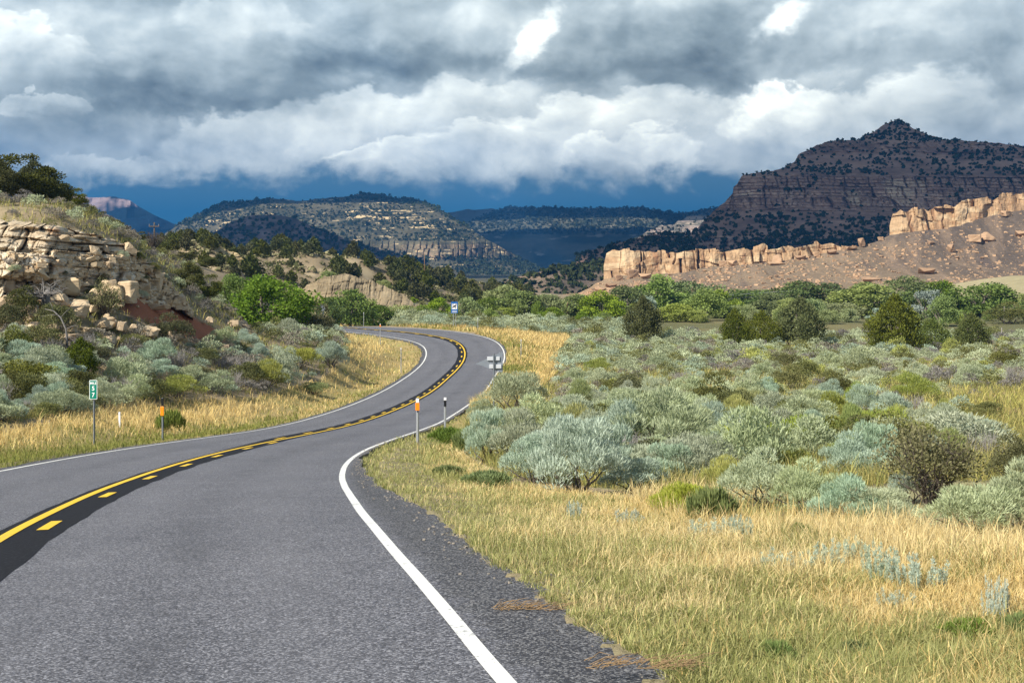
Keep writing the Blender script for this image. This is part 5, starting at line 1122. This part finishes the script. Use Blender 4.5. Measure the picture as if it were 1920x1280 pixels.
# ================================================================== ROCKS AND DEAD WOOD
def rockmesh(name, m, seed, n=26, box=(1, .8, .7), sharp=.45):
    r = np.random.default_rng(seed); p = r.uniform(-1, 1, (n, 3)); p = np.sign(p)*np.abs(p)**(1-sharp*.6); p += r.normal(0, .07, p.shape); p *= np.array(box)*.5; p[:, 2] += box[2]*.42
    bm = bmesh.new()
    for q in p: bm.verts.new(q)
    bmesh.ops.convex_hull(bm, input=bm.verts); bmesh.ops.delete(bm, geom=[v for v in bm.verts if not v.link_faces], context='VERTS')
    bmesh.ops.dissolve_limit(bm, angle_limit=.22, verts=bm.verts, edges=bm.edges); bmesh.ops.triangulate(bm, faces=bm.faces)
    bmesh.ops.bevel(bm, geom=bm.edges[:], offset=.03, segments=1, affect='EDGES', clamp_overlap=True)
    bmesh.ops.triangulate(bm, faces=bm.faces); bmesh.ops.subdivide_edges(bm, edges=[e for e in bm.edges if e.calc_length() > .18], cuts=1, use_grid_fill=True)
    for v in bm.verts:
        k = .085*float(fbm(v.co.x*4+seed, v.co.y*4, v.co.z*4, 3, seed)); v.co += v.normal*k if v.normal.length else v.co*0
    me = bpy.data.meshes.new(name); bm.to_mesh(me); bm.free(); me.materials.append(m); return me
def rockmat(name, a, b_, sc):
    m, t, b = newmat(name); P = objc(t); n = t.noise(P, sc, 7, .65); n2 = t.noise(t.vm('MULTIPLY', P, (.6, .6, 5.)), sc*.8, 4, .6)
    rnd = t.node('ShaderNodeObjectInfo').outputs['Random']
    c = t.mix(n, a, b_); c = t.mix(t.map(n2, .5, .7, 0, .6), c, t.mix(1., c, (.55, .45, .38), 'MULTIPLY')); c = t.mix(1., c, t.ramp(rnd, [(0, (.75, .72, .7)), (1, (1.15, 1.12, 1.05))]), 'MULTIPLY')
    t.put(b.inputs['Base Color'], c); b.inputs['Roughness'].default_value = .92; b.inputs['Specular IOR Level'].default_value = .15; bump(t, b, t.m('ADD', n, n2), .05, .8); return m
m_rock = rockmat('tan_boulder', (.40, .29, .18), (.70, .58, .41), 3.); m_rock2 = rockmat('talus_boulder', (.30, .19, .12), (.56, .39, .25), 2.)
ROCK = [rockmesh('boulder', m_rock, 400+k, box=bx_) for k, bx_ in enumerate([(1, .8, .75), (1, .9, .9), (1.2, .9, .45), (1.5, 1., .28), (.9, .8, 1.), (1.3, .9, .6)])]
ROCK2 = [rockmesh('talus_boulder', m_rock2, 420+k, box=bx_) for k, bx_ in enumerate([(1, .8, .75), (1, .9, .9), (1.2, .9, .5), (1.4, 1., .35), (.9, .8, 1.)])]
BO = [(150, 588, 36, 34, 1), (12, 545, 44, 26, 2), (95, 560, 46, 26, 0), (125, 548, 56, 34, 5), (60, 520, 34, 18, 3), (62, 590, 22, 24, 4), (15, 575, 46, 26, 0), (272, 510, 30, 11, 3), (290, 545, 34, 40, 4), (215, 560, 40, 30, 5), (240, 565, 36, 44, 4), (205, 545, 34, 24, 2), (178, 560, 36, 24, 0), (300, 576, 40, 12, 3), (320, 568, 30, 9, 3),
      (130, 632, 52, 14, 3), (165, 622, 30, 14, 3), (205, 640, 30, 16, 2), (60, 640, 44, 12, 3), (100, 650, 26, 10, 3), (45, 660, 24, 14, 0), (200, 690, 26, 12, 2), (185, 665, 16, 14, 4), (232, 690, 18, 10, 0), (392, 602, 16, 12, 0), (405, 640, 22, 10, 3), (385, 640, 16, 12, 2), (350, 618, 14, 9, 0), (250, 612, 14, 8, 0), (310, 605, 12, 7, 0), (270, 628, 16, 8, 2), (440, 610, 30, 14, 2), (455, 608, 18, 12, 0), (230, 480, 26, 16, 2), (213, 470, 20, 12, 0), (30, 430, 40, 14, 3), (95, 432, 36, 12, 3), (135, 440, 34, 12, 3)]
SHW = {0: 'blocky tan boulder', 1: 'big squarish tan boulder', 2: 'low tan boulder', 3: 'flat slab of tan rock', 4: 'upright tan rock block', 5: 'wide tan boulder'}
LMR = [('the dead stump', 80, 68), ('the dark twiggy shrub', 195, 66), ('the red soil bank', 330, 80), ('the shaggy junipers', 370, 96), ('the leaning dead tree', 122, 64), ('the bright box elder', 455, 120), ('the small juniper bush', 150, 55), ('the picture edge', 0, 70), ('the rim of the outcrop', 150, 84)]
trr0 = random.Random(21); LM_keep = LM; LM = LMR
for px, py, w, h, kk in BO:
    p = at(px, py); p = p*(1-1.3/p[1]*(1 if py < 615 else .2)); d = p[1]; s = w/F*d/ROCK[kk].vertices[0].co.length*0+w/F*d/[1, 1, 1.2, 1.5, .9, 1.3][kk]
    o = plant('boulder', [('boulder', ROCK[kk])], p-np.array([0, 0, .1]), (s, s, h/F*d/[.75, .9, .45, .28, 1., .6][kk]), rr.uniform(-.5, .5), f"{SHW[kk]} {words_near(px, d)}", 'boulder', 'boulders below and around the rock outcrop')
for j in range(150):
    px, py = trr0.uniform(-20, 430), trr0.uniform(0, 1); py = np.interp(px, [0, 100, 200, 300, 430], [545, 545, 540, 560, 625])+py*np.interp(px, [0, 200, 430], [105, 100, 40]); w = 6+26*trr0.random()**1.8; h = w*trr0.uniform(.4, .9); kk = trr0.randrange(6)
    if inpoly(np.array(px), np.array(py), POLY_RED) and w > 9: continue
    p = at(px, py); p = p*(1-1.2/p[1]*trr0.random()); d = p[1]; s = w/F*d/[1, 1, 1.2, 1.5, .9, 1.3][kk]
    plant('boulder', [('boulder', ROCK[kk])], p-np.array([0, 0, .05]), (s, s, h/F*d/[.75, .9, .45, .28, 1., .6][kk]), trr0.uniform(-3, 3), f"small {SHW[kk].replace('big ', '').replace('wide ', '')} {words_near(px, d)}", 'boulder', 'boulders below and around the rock outcrop')
for j in range(70):
    q = hled['V'][trr0.randrange(20, 215), trr0.randrange(60, 630)]; px, py = PX(*q)
    if not (-20 < px < 350): continue
    w = trr0.uniform(.25, .95); kk = trr0.randrange(6)
    o = plant('boulder', [('boulder', ROCK[kk])], q-np.array([0, .1, .12]), (w, w, w*trr0.uniform(.7, 1.1)), trr0.uniform(-3, 3), f"{'small' if w < .5 else 'large'} tan block on the outcrop ledges {words_near(float(px), float(q[1]))}", 'boulder', 'blocks on the outcrop ledges'); o.rotation_euler = (trr0.uniform(-.5, .5), trr0.uniform(-.5, .5), trr0.uniform(-3, 3))
LM = [('the end of the upper cliff', 1690, 600), ('the boulder slope under the cliff corner', 1150, 560), ('the middle of the sandstone cliff', 1400, 590), ('the gap between the two cliffs', 1610, 600), ('the foot of the talus', 1640, 450), ('the dark talus by the picture edge', 1860, 480)]
def on_hill(h, px, py):
    k = np.argmin((h['px']-px)**2+(h['py']-py)**2*2); return h['V'].reshape(-1, 3)[k]
TB = [(1613, 459, 18, 20, 4), (1596, 468, 16, 8, 2), (1735, 513, 26, 14, 2), (1632, 527, 28, 9, 3), (1780, 471, 18, 18, 4), (1828, 452, 26, 16, 0), (1850, 450, 24, 18, 1), (1912, 442, 18, 12, 2), (1885, 405, 20, 12, 0), (1650, 449, 12, 8, 0), (1745, 458, 10, 8, 3), (1372, 498, 26, 14, 5), (1355, 492, 18, 12, 0), (1458, 492, 22, 18, 1), (1455, 496, 26, 6, 3), (1500, 486, 18, 10, 2), (1530, 480, 14, 10, 0), (1560, 476, 16, 10, 2), (1185, 520, 24, 18, 0), (1210, 522, 20, 12, 2), (1160, 525, 16, 12, 0), (1230, 516, 14, 8, 0), (1145, 538, 18, 9, 2), (1170, 540, 14, 9, 0), (1125, 545, 16, 8, 3), (1195, 534, 12, 8, 0)]
trr = random.Random(8)
TB += [(px, py, trr.uniform(3.5, 8), trr.uniform(2.4, 5), trr.randrange(4)) for px, py in [(trr.uniform(1140, 1915), 0) for _ in range(90)] for py in [trr.uniform(np.interp(px, [1140, 1500, 1680, 1915], [525, 492, 455, 415]), np.interp(px, [1140, 1915], [550, 525]))]]
S2 = ['blocky', 'large', 'low', 'flat', 'upright', 'wide']
for px, py, w, h, kk in TB:
    p = on_hill(htal, px, py); d = p[1]; kk = min(kk, 4); s = w/F*d
    plant('boulder', [('boulder', ROCK2[kk])], p-np.array([0, .6, .25]), (s, s, h/F*d/[.75, .9, .5, .35, 1.][kk]), rr.uniform(-.6, .6), f"{S2[kk]} {'reddish' if w > 10 else 'small pale'} boulder {words_near(px, d)}", 'boulder', 'boulders on the talus')
LM = LM_keep
# scree: rocks too many and small to count
def scree(name, h, n, ok, smin, smax, mat, seed):
    r = np.random.default_rng(seed); V, nr, nc = h['V'], h['nr'], h['V'].shape[1]; a = r.integers(0, nr, n*5); b = r.integers(0, nc-1, n*5); f_ = r.random(n*5)[:, None]
    p = V[a, b]*(1-f_)+V[a, b+1]*f_; k = ok(h['px'][a, b], h['py'][a, b], p, r.random(n*5)); p = p[k][:n]; n = len(p)
    cube = np.array([(x, y, z) for x in (-1, 1) for y in (-1, 1) for z in (-1, 1)], float)*.5; fc = np.array([(0, 1, 3, 2), (4, 6, 7, 5), (0, 4, 5, 1), (2, 3, 7, 6), (0, 2, 6, 4), (1, 5, 7, 3)])
    v = cube[None]*(1+r.normal(0, .25, (n, 8, 3))); s = (smin*(smax/smin)**(r.random(n)**2.2))[:, None, None]*np.array([1.2, 1, .7]); th = r.uniform(0, 6.28, n); c, q = np.cos(th)[:, None], np.sin(th)[:, None]; v = v*s
    v = np.stack([v[..., 0]*c-v[..., 1]*q, v[..., 0]*q+v[..., 1]*c, v[..., 2]], -1)+p[:, None]
    tag(link(name, mesh(name, v.reshape(-1, 3), (fc[None]+(np.arange(n)*8)[:, None, None]).reshape(-1, 4), mat)), kind='stuff')
scree('scree', htal, 5200, lambda px, py, p, u: u < .25+.9*sstep(-.1, .35, fbm(px/60+py/25, py/30, 0, 3, 431)), 0.25, 1.4, m_rock2, 432)
scree('outcrop_rubble', hled, 2200, lambda px, py, p, u: (py > 470) & (u < .5), .08, .4, m_rock, 433)
def crooked(seed, n, L, rad, up, spread, sub=2):
    r = random.Random(seed); mb = MB()
    for k in range(n):
        a = r.uniform(0, 6.28); d = np.array([math.cos(a)*spread, math.sin(a)*spread, up*r.uniform(.2, 1.2)]); d /= np.linalg.norm(d); q = np.array([0, 0, .1]); P_ = [q]
        for j in range(5):
            d = d+np.array([r.gauss(0, .28), r.gauss(0, .28), r.gauss(0, .2)]); d /= np.linalg.norm(d); q = q+d*L*r.uniform(.14, .26); q[2] = max(q[2], .03); P_.append(q)
        mb.tube(P_, np.linspace(rad*r.uniform(.5, 1), rad*.12, 6), 5, cap=False)
        for _ in range(sub):
            b0 = P_[r.randint(1, 4)]; dd = np.array([r.gauss(0, 1), r.gauss(0, 1), r.uniform(0, 1)]); dd /= np.linalg.norm(dd)
            mb.tube([b0, b0+dd*L*.16+np.array([0, 0, .03]), b0+dd*L*.3], [rad*.3, rad*.2, rad*.06], 4, cap=False)
    return mb
p = at(82, 565)*.97; r = empty('dead_stump', p); tag(r, 'grey tipped-over juniper stump with splayed dead roots on the rocky slope', 'dead tree')
crooked(3, 30, 1.5, .07, .8, 1., 3).build('roots', m_dead, r, smooth=True); a = MB(); a.tube([(.15, -.1, -.3), (.2, -.15, .25), (.3, 0, .55)], [.28, .22, .16], 9); a.build('trunk', m_dead, r, smooth=True)
p = at(126, 660); r = empty('dead_tree', p); tag(r, 'small leaning dead tree with pale bent trunk above the mile marker', 'dead tree')
a = MB(); a.tube([(0, 0, -.2), (-.02, 0, .7), (-.06, 0, 1.15), (-.35, .05, 1.75), (-.75, .1, 2.1), (-1.2, .1, 2.2)], [.065, .055, .05, .04, .028, .012], 7); a.build('trunk', m_dead, r, smooth=True)
a = MB()
for q, w in (((-.35, .05, 1.75), (.5, 0, .5)), ((-.06, 0, 1.15), (.7, -.1, .25)), ((-.75, .1, 2.1), (-.2, 0, .5)), ((-.02, 0, .7), (.5, 0, .02)), ((-.5, .05, 1.9), (-.9, 0, -.1))): a.tube([q, np.array(q)+np.array(w)*.5+np.array([0, 0, .04]), np.array(q)+np.array(w)], [.025, .016, .006], 5)
a.build('limbs', m_dead, r, smooth=True)
p = gpt(287, 131); r = empty('dead_snag', p); tag(r, 'dark leafless snag on the skyline at the foot of the crossarm pole', 'dead tree'); s0 = (HY-425)/F*131-p[2]
mm = stems_mesh('branches', m_twig, 501, 22, s0, s0*.95, .05, 5, 8); link('branches', mm, r); a = MB(); a.tube([(0, 0, -.2), (.05, 0, s0*.35), (.1, 0, s0*.6)], [.13, .1, .05], 8); a.build('trunk', m_twig, r)
p = gpt(1262, 25); a = MB(); a.tube([(0, 0, 0), (.15, 0, .2), (.33, .05, .36), (.55, 0, .62)], [.03, .025, .018, .008], 6); a.tube([(.15, 0, .2), (.1, 0, .42), (.2, 0, .55)], [.018, .012, .005], 5); a.tube([(.33, .05, .36), (.5, 0, .36), (.62, 0, .42)], [.014, .01, .004], 5)
tag(a.build('dead_branch', m_twig, None, p, smooth=True), 'bare dark dead branch poking out below the feathery sagebrush', 'dead branch')
# creeping weeds lying over the pavement edge
m_run = flat('dry_runner_stems', (.25, .165, .085), .9, var=.3, scale=20)
for px, py, ln, lab in ((985, 1140, 130, 'thin dry runner of weed lying across the pavement edge, the upper one'), (1195, 1246, 200, 'long dry runner of weed lying across the pavement edge, the lower one')):
    d = (HY-py)/F; dd = 6.; 
    for _ in range(12): dd = -(float(ground((px-CX)/F*dd, dd))+.12)/((py-HY)/F)
    x0 = (px-CX)/F*dd; z0 = (HY-py)/F*dd; mb = MB(); r_ = random.Random(px); L_ = ln/F*dd
    for j in range(70):
        u = r_.uniform(-.5, .5)*L_; y_ = r_.gauss(0, .03); l2 = r_.uniform(.05, .16); zz = r_.uniform(0, .02); lift = r_.uniform(0, .05) if j % 3 else r_.uniform(.02, .06)
        mb.tube([(u, y_, zz), (u+l2*.5, y_+r_.gauss(0, .03), zz+lift*.7), (u+l2, y_+r_.gauss(0, .05), zz+lift)], [.0022, .0018, .001], 4)
    tag(mb.build('creeping_weed', m_run, None, (x0, dd, z0-.01)), lab, 'weed')

# ================================================================== SKY, SUN, AIR, CAMERA
world = bpy.data.worlds.new('World'); scene.world = world; world.use_nodes = True
t = NT(world.node_tree); t.n.clear()
out = t.node('ShaderNodeOutputWorld'); bg = t.node('ShaderNodeBackground'); t.l.new(bg.outputs[0], out.inputs[0])
SKY = .1; bg.inputs[1].default_value = SKY
nis = t.node('ShaderNodeTexSky', sky_type='NISHITA'); nis.sun_disc = False; nis.sun_elevation = SUN_EL; nis.sun_rotation = SUN_AZ % (2*math.pi)
nis.altitude = 1700
D = t.node('ShaderNodeTexCoord').outputs['Generated']
sx = t.node('ShaderNodeSeparateXYZ'); t.put(sx.inputs[0], D); dx, dy, dz = sx.outputs
az = t.m('ARCTAN2', dx, dy); el = t.m('ARCSINE', dz)
S = F
U = t.m('ADD', t.m('MULTIPLY', az, S), CX); V = t.m('SUBTRACT', HY, t.m('MULTIPLY', el, S))
cb = t.node('ShaderNodeCombineXYZ'); t.put(cb.inputs[0], t.m('MULTIPLY', az, 5.)); t.put(cb.inputs[1], t.m('MULTIPLY', el, 7.)); q = cb.outputs[0]
wv = t.vm('SUBTRACT', t.noise(q, 1.6, 3, .5, 0, 1), (.5, .5, .5))
q2 = t.vm('ADD', q, t.vm('SCALE', wv, .22))
sw_ = t.node('ShaderNodeSeparateXYZ'); t.put(sw_.inputs[0], t.vm('SUBTRACT', t.noise(q, 3.0, 6, .6, 0, 1), (.5, .5, .5)))
U2 = t.m('ADD', U, t.m('MULTIPLY', sw_.outputs[0], 300.)); V2 = t.m('ADD', V, t.m('MULTIPLY', sw_.outputs[1], 170.))
def lobe(u, v, ru, rv, ang=0., uu=U2, vv=V2, p=1.):
    a, b = t.m('SUBTRACT', uu, float(u)), t.m('SUBTRACT', vv, float(v)); c, s = math.cos(ang), math.sin(ang)
    x = t.m('DIVIDE', t.m('ADD', t.m('MULTIPLY', a, c), t.m('MULTIPLY', b, s)), float(ru)); y = t.m('DIVIDE', t.m('SUBTRACT', t.m('MULTIPLY', b, c), t.m('MULTIPLY', a, s)), float(rv))
    d = t.m('ADD', t.m('MULTIPLY', x, x), t.m('MULTIPLY', y, y)); return t.m('EXPONENT', t.m('MULTIPLY', d, -p))
def sumup(ls):
    a = None
    for w, l in ls:
        x = t.m('MULTIPLY', l, w); a = x if a is None else t.m('ADD', a, x)
    return a
# soft body of the cloud, lit from up and to the left
fa = t.noise(q2, 1.5, 4, .5); fb = t.noise(t.vm('ADD', q2, (-.10, .16, 0)), 1.5, 4, .5)
fc_ = t.noise(q2, 5.2, 6, .55); fd_ = t.noise(t.vm('ADD', q2, (-.035, .055, 0)), 5.2, 6, .55)
puff = t.m('ADD', t.m('MULTIPLY', t.m('SUBTRACT', fa, fb), .9), t.m('MULTIPLY', t.m('SUBTRACT', fc_, fd_), .5))
val = t.m('ADD', t.m('ADD', .56, puff), t.m('MULTIPLY', t.m('SUBTRACT', fa, .5), .2))
# cumulus heads of the far bank: crisp lit tops that melt away below
wn = t.node('ShaderNodeSeparateXYZ'); t.put(wn.inputs[0], t.vm('SUBTRACT', t.noise(q2, 4.6, 6, .58, 0, 1), (.5, .5, .5)))
U3 = t.m('ADD', U, t.m('MULTIPLY', wn.outputs[0], 190.)); V3 = t.m('ADD', V, t.m('MULTIPLY', wn.outputs[1], 150.))
def head(val, u, v, ru, rv, k=1., lo=.0):
    x = t.m('DIVIDE', t.m('SUBTRACT', U3, float(u)), float(ru)); y = t.m('DIVIDE', t.m('SUBTRACT', V3, float(v)), float(rv))
    d = t.m('ADD', t.m('MULTIPLY', x, x), t.m('MULTIPLY', y, y))
    m = t.m('MULTIPLY', t.map(d, 1.15, .72, 0, 1, True), t.map(y, 1.0, -.15, 0, k, True))
    L = t.m('ADD', t.m('ADD', .78+lo, t.m('MULTIPLY', y, -.20)), t.m('ADD', t.m('MULTIPLY', x, -.07), t.m('MULTIPLY', puff, .9)))
    return t.m('ADD', t.m('MULTIPLY', val, t.m('SUBTRACT', 1., m)), t.m('MULTIPLY', L, m))
for h_ in [(900, 215, 150, 70, .6), (1260, 235, 170, 70, .7), (700, 250, 170, 75, .8), (1680, 240, 190, 80, .7, -.06), (1480, 235, 115, 75, 1., .04), (1090, 262, 180, 75, .8, .02), (480, 292, 170, 62, .8, -.04), (960, 290, 190, 60, .8), (1180, 300, 150, 46, .8, .02), (740, 312, 150, 40, .8, -.02), (250, 335, 150, 34, .5, -.06), (80, 130, 130, 60, .6), (120, 225, 60, 26, .6), (470, 60, 120, 60, .5, -.05)]: val = head(val, *h_)
dark = sumup([(.56, lobe(400, 210, 250, 30, .05)), (.22, lobe(330, 160, 300, 60)), (.52, lobe(730, 142, 270, 36, -.08)), (.18, lobe(640, 90, 300, 50)), (.58, lobe(1175, 150, 240, 34, 0)), (.34, lobe(1230, 80, 280, 66)), (.34, lobe(1650, 122, 240, 32, -.05)), (.36, lobe(190, 20, 300, 36)), (.20, lobe(60, 320, 260, 70)), (.16, lobe(1880, 230, 160, 80)), (.22, lobe(330, 275, 200, 22))])
U4 = t.m('ADD', U, t.m('MULTIPLY', sw_.outputs[0], 120.)); V4 = t.m('ADD', V, t.m('MULTIPLY', sw_.outputs[1], 90.))
gap = t.m('ADD', lobe(993, 80, 100, 22, -.95, U4, V4), t.m('MULTIPLY', lobe(1456, 54, 72, 20, -.62, U4, V4), .95))
val = t.m('SUBTRACT', val, t.m('MULTIPLY', dark, .58))
val = t.m('ADD', val, t.m('MULTIPLY', t.map(t.m('ADD', gap, t.m('MULTIPLY', t.m('SUBTRACT', fc_, .5), 1.1)), .12, .9, 0, 1, True), .52))
cloud = t.ramp(val, [(.0, (.10, .125, .135)), (.26, (.22, .265, .285)), (.52, (.42, .475, .50)), (.74, (.66, .705, .71)), (.88, (.84, .875, .85)), (1., (1.12, 1.14, 1.06))])
edge = t.m('ADD', V, t.m('ADD', t.m('MULTIPLY', t.m('SUBTRACT', fa, .5), 90.), t.m('MULTIPLY', t.m('SUBTRACT', t.noise(q2, 6., 6, .6), .5), 120.)))
front = t.map(t.m('ABSOLUTE', t.m('SUBTRACT', az, .02)), .55, .9, 1, 0, True)
storm = t.m('MULTIPLY', t.map(edge, 306., 362., 0, 1, True), front)
sky = t.mix(storm, cloud, t.mix(t.map(V, 335., 400.), (.065, .145, .215), (.018, .1, .205)))
# sky dimmed overhead and behind, out of view, for less fill; opens higher up
sky = t.mix(1., sky, t.ramp(t.m('ADD', el, t.m('MULTIPLY', t.m('ABSOLUTE', az), .2)), [(.24, (1, 1, 1)), (.6, (.33, .36, .41))]), 'MULTIPLY')
open_ = t.m('MULTIPLY', t.map(t.noise(q, 1.1, 4), .45, .6, 0, .6, True), t.map(t.m('ADD', el, t.m('MULTIPLY', t.m('ABSOLUTE', az), .25)), .45, .9, 0, 1, True))
cl10 = t.vm('SCALE', t.vm('MULTIPLY', sky, (1., 1.01, .97)), 1.24/SKY)
t.put(bg.inputs[0], t.mix(open_, cl10, nis.outputs[0]))

sl = bpy.data.lights.new('sun', 'SUN'); sl.energy = 5.0; sl.angle = R(.5); sl.color = (1., .94, .84)
so = bpy.data.objects.new('sun', sl); bpy.context.scene.collection.objects.link(so)
from mathutils import Vector
so.rotation_euler = Vector(SUN).to_track_quat('Z', 'Y').to_euler()

# clouds overhead: the deck that puts the butte, the foothill and the far mountains in shade
A_CL = 1500.
def shade(x, y):
    """1 where the cloud keeps the sun off the ground"""
    px = CX+F*x/y
    n = fbm(x/420, y/420, 0, 4, 201)*.9+.3*fbm(x/110, y/110, 0, 3, 202)
    def soft(poly_px, d0, d1, e):                      # a band of ground between two distances
        a = sstep(d0-e, d0+e, y)*sstep(d1+e, d1-e, y); return a*sstep(poly_px[0]-60, poly_px[0]+60, px)*sstep(poly_px[1]+60, poly_px[1]-60, px)
    s = np.maximum.reduce([soft((1060, 2600), 830, 1850, 60), soft((300, 780), 1330, 1760, 50), soft((-900, 2800), 2650, 9000, 150)-soft((840, 1290), 3980, 4380, 70)*1.2-soft((60, 290), 7300, 9500, 200)*1.1-soft((1040, 1250), 1850, 2700, 100)])
    return s+.12*n*(s > .02)
cs = 35.; gx = np.arange(-7000, 7000, cs); gy = np.arange(-900, 8300, cs)
ox, oy = SUN[0]/SUN[2]*A_CL, SUN[1]/SUN[2]*A_CL
CXX, CYY = np.meshgrid(gx, gy)
ty = np.maximum(CYY-oy, 60.); sh_ = shade(CXX-ox, ty)*((CYY-oy) > 60)*(CYY < 6900)*(np.abs(CXX) < .9*np.maximum(CYY, 0)+3600)
keep = sh_ > .5
hgt = 240*np.sqrt(np.clip(sh_-.5, 0, .5)*2)*(1+.5*fbm(CXX/300, CYY/300, 0, 4, 203))
nx = len(gx); vb = np.stack([CXX, CYY, np.full_like(CXX, A_CL)-18*np.clip(sh_-.5, 0, 1)*(1+fbm(CXX/200, CYY/200, 0, 3, 204))], -1).reshape(-1, 3); vt = np.stack([CXX, CYY, A_CL+hgt+1], -1).reshape(-1, 3)
i = (np.arange(len(gy)-1)[:, None]*nx+np.arange(nx-1)[None]).ravel(); kk = (keep.ravel()[i] & keep.ravel()[i+1] & keep.ravel()[i+nx] & keep.ravel()[i+nx+1]); i = i[kk]
fq = np.stack([i, i+1, i+nx+1, i+nx], 1); used = np.unique(fq); rm = -np.ones(len(vb), int); rm[used] = np.arange(len(used)); fq = rm[fq]; nu = len(used)
m_cloud = flat('cloud', (.85, .86, .88), 1., var=.05, scale=.01, spec=0)
tag(link('clouds', mesh('clouds', np.concatenate([vb[used], vt[used]]), np.concatenate([fq[:, ::-1], fq+nu]), m_cloud, smooth=True)), kind='structure')

# the air
hz, t, b = newmat('haze'); t.n.remove(b); pv = t.node('ShaderNodeVolumePrincipled')
pv.inputs['Color'].default_value = (.09, .40, 1., 1); pv.inputs['Density'].default_value = HAZE; pv.inputs['Density Attribute'].default_value = ''
pv.inputs['Anisotropy'].default_value = .1
t.l.new(pv.outputs[0], t.n['Material Output'].inputs['Volume'])
mb = MB(); mb.box((0, 4700, 420), (19000, 10200, 980)); tag(mb.build('haze', hz), kind='stuff')

cam = bpy.data.cameras.new('camera'); co = bpy.data.objects.new('camera', cam); bpy.context.scene.collection.objects.link(co); scene.camera = co
cam.sensor_width = 36; cam.lens = 45; cam.shift_y = -(640-HY)/1920; cam.clip_end = 30000; cam.clip_start = .1
co.location = (0, 0, 0); co.rotation_euler = (R(90), 0, 0)
scene.view_settings.view_transform = 'Standard'; scene.view_settings.look = 'None'; scene.view_settings.exposure = .72; scene.view_settings.gamma = 1
scene.cycles.max_bounces = 6; scene.cycles.volume_bounces = 0; scene.cycles.transparent_max_bounces = 4
scene.cycles.diffuse_bounces = 3; scene.cycles.glossy_bounces = 2; scene.cycles.use_denoising = True
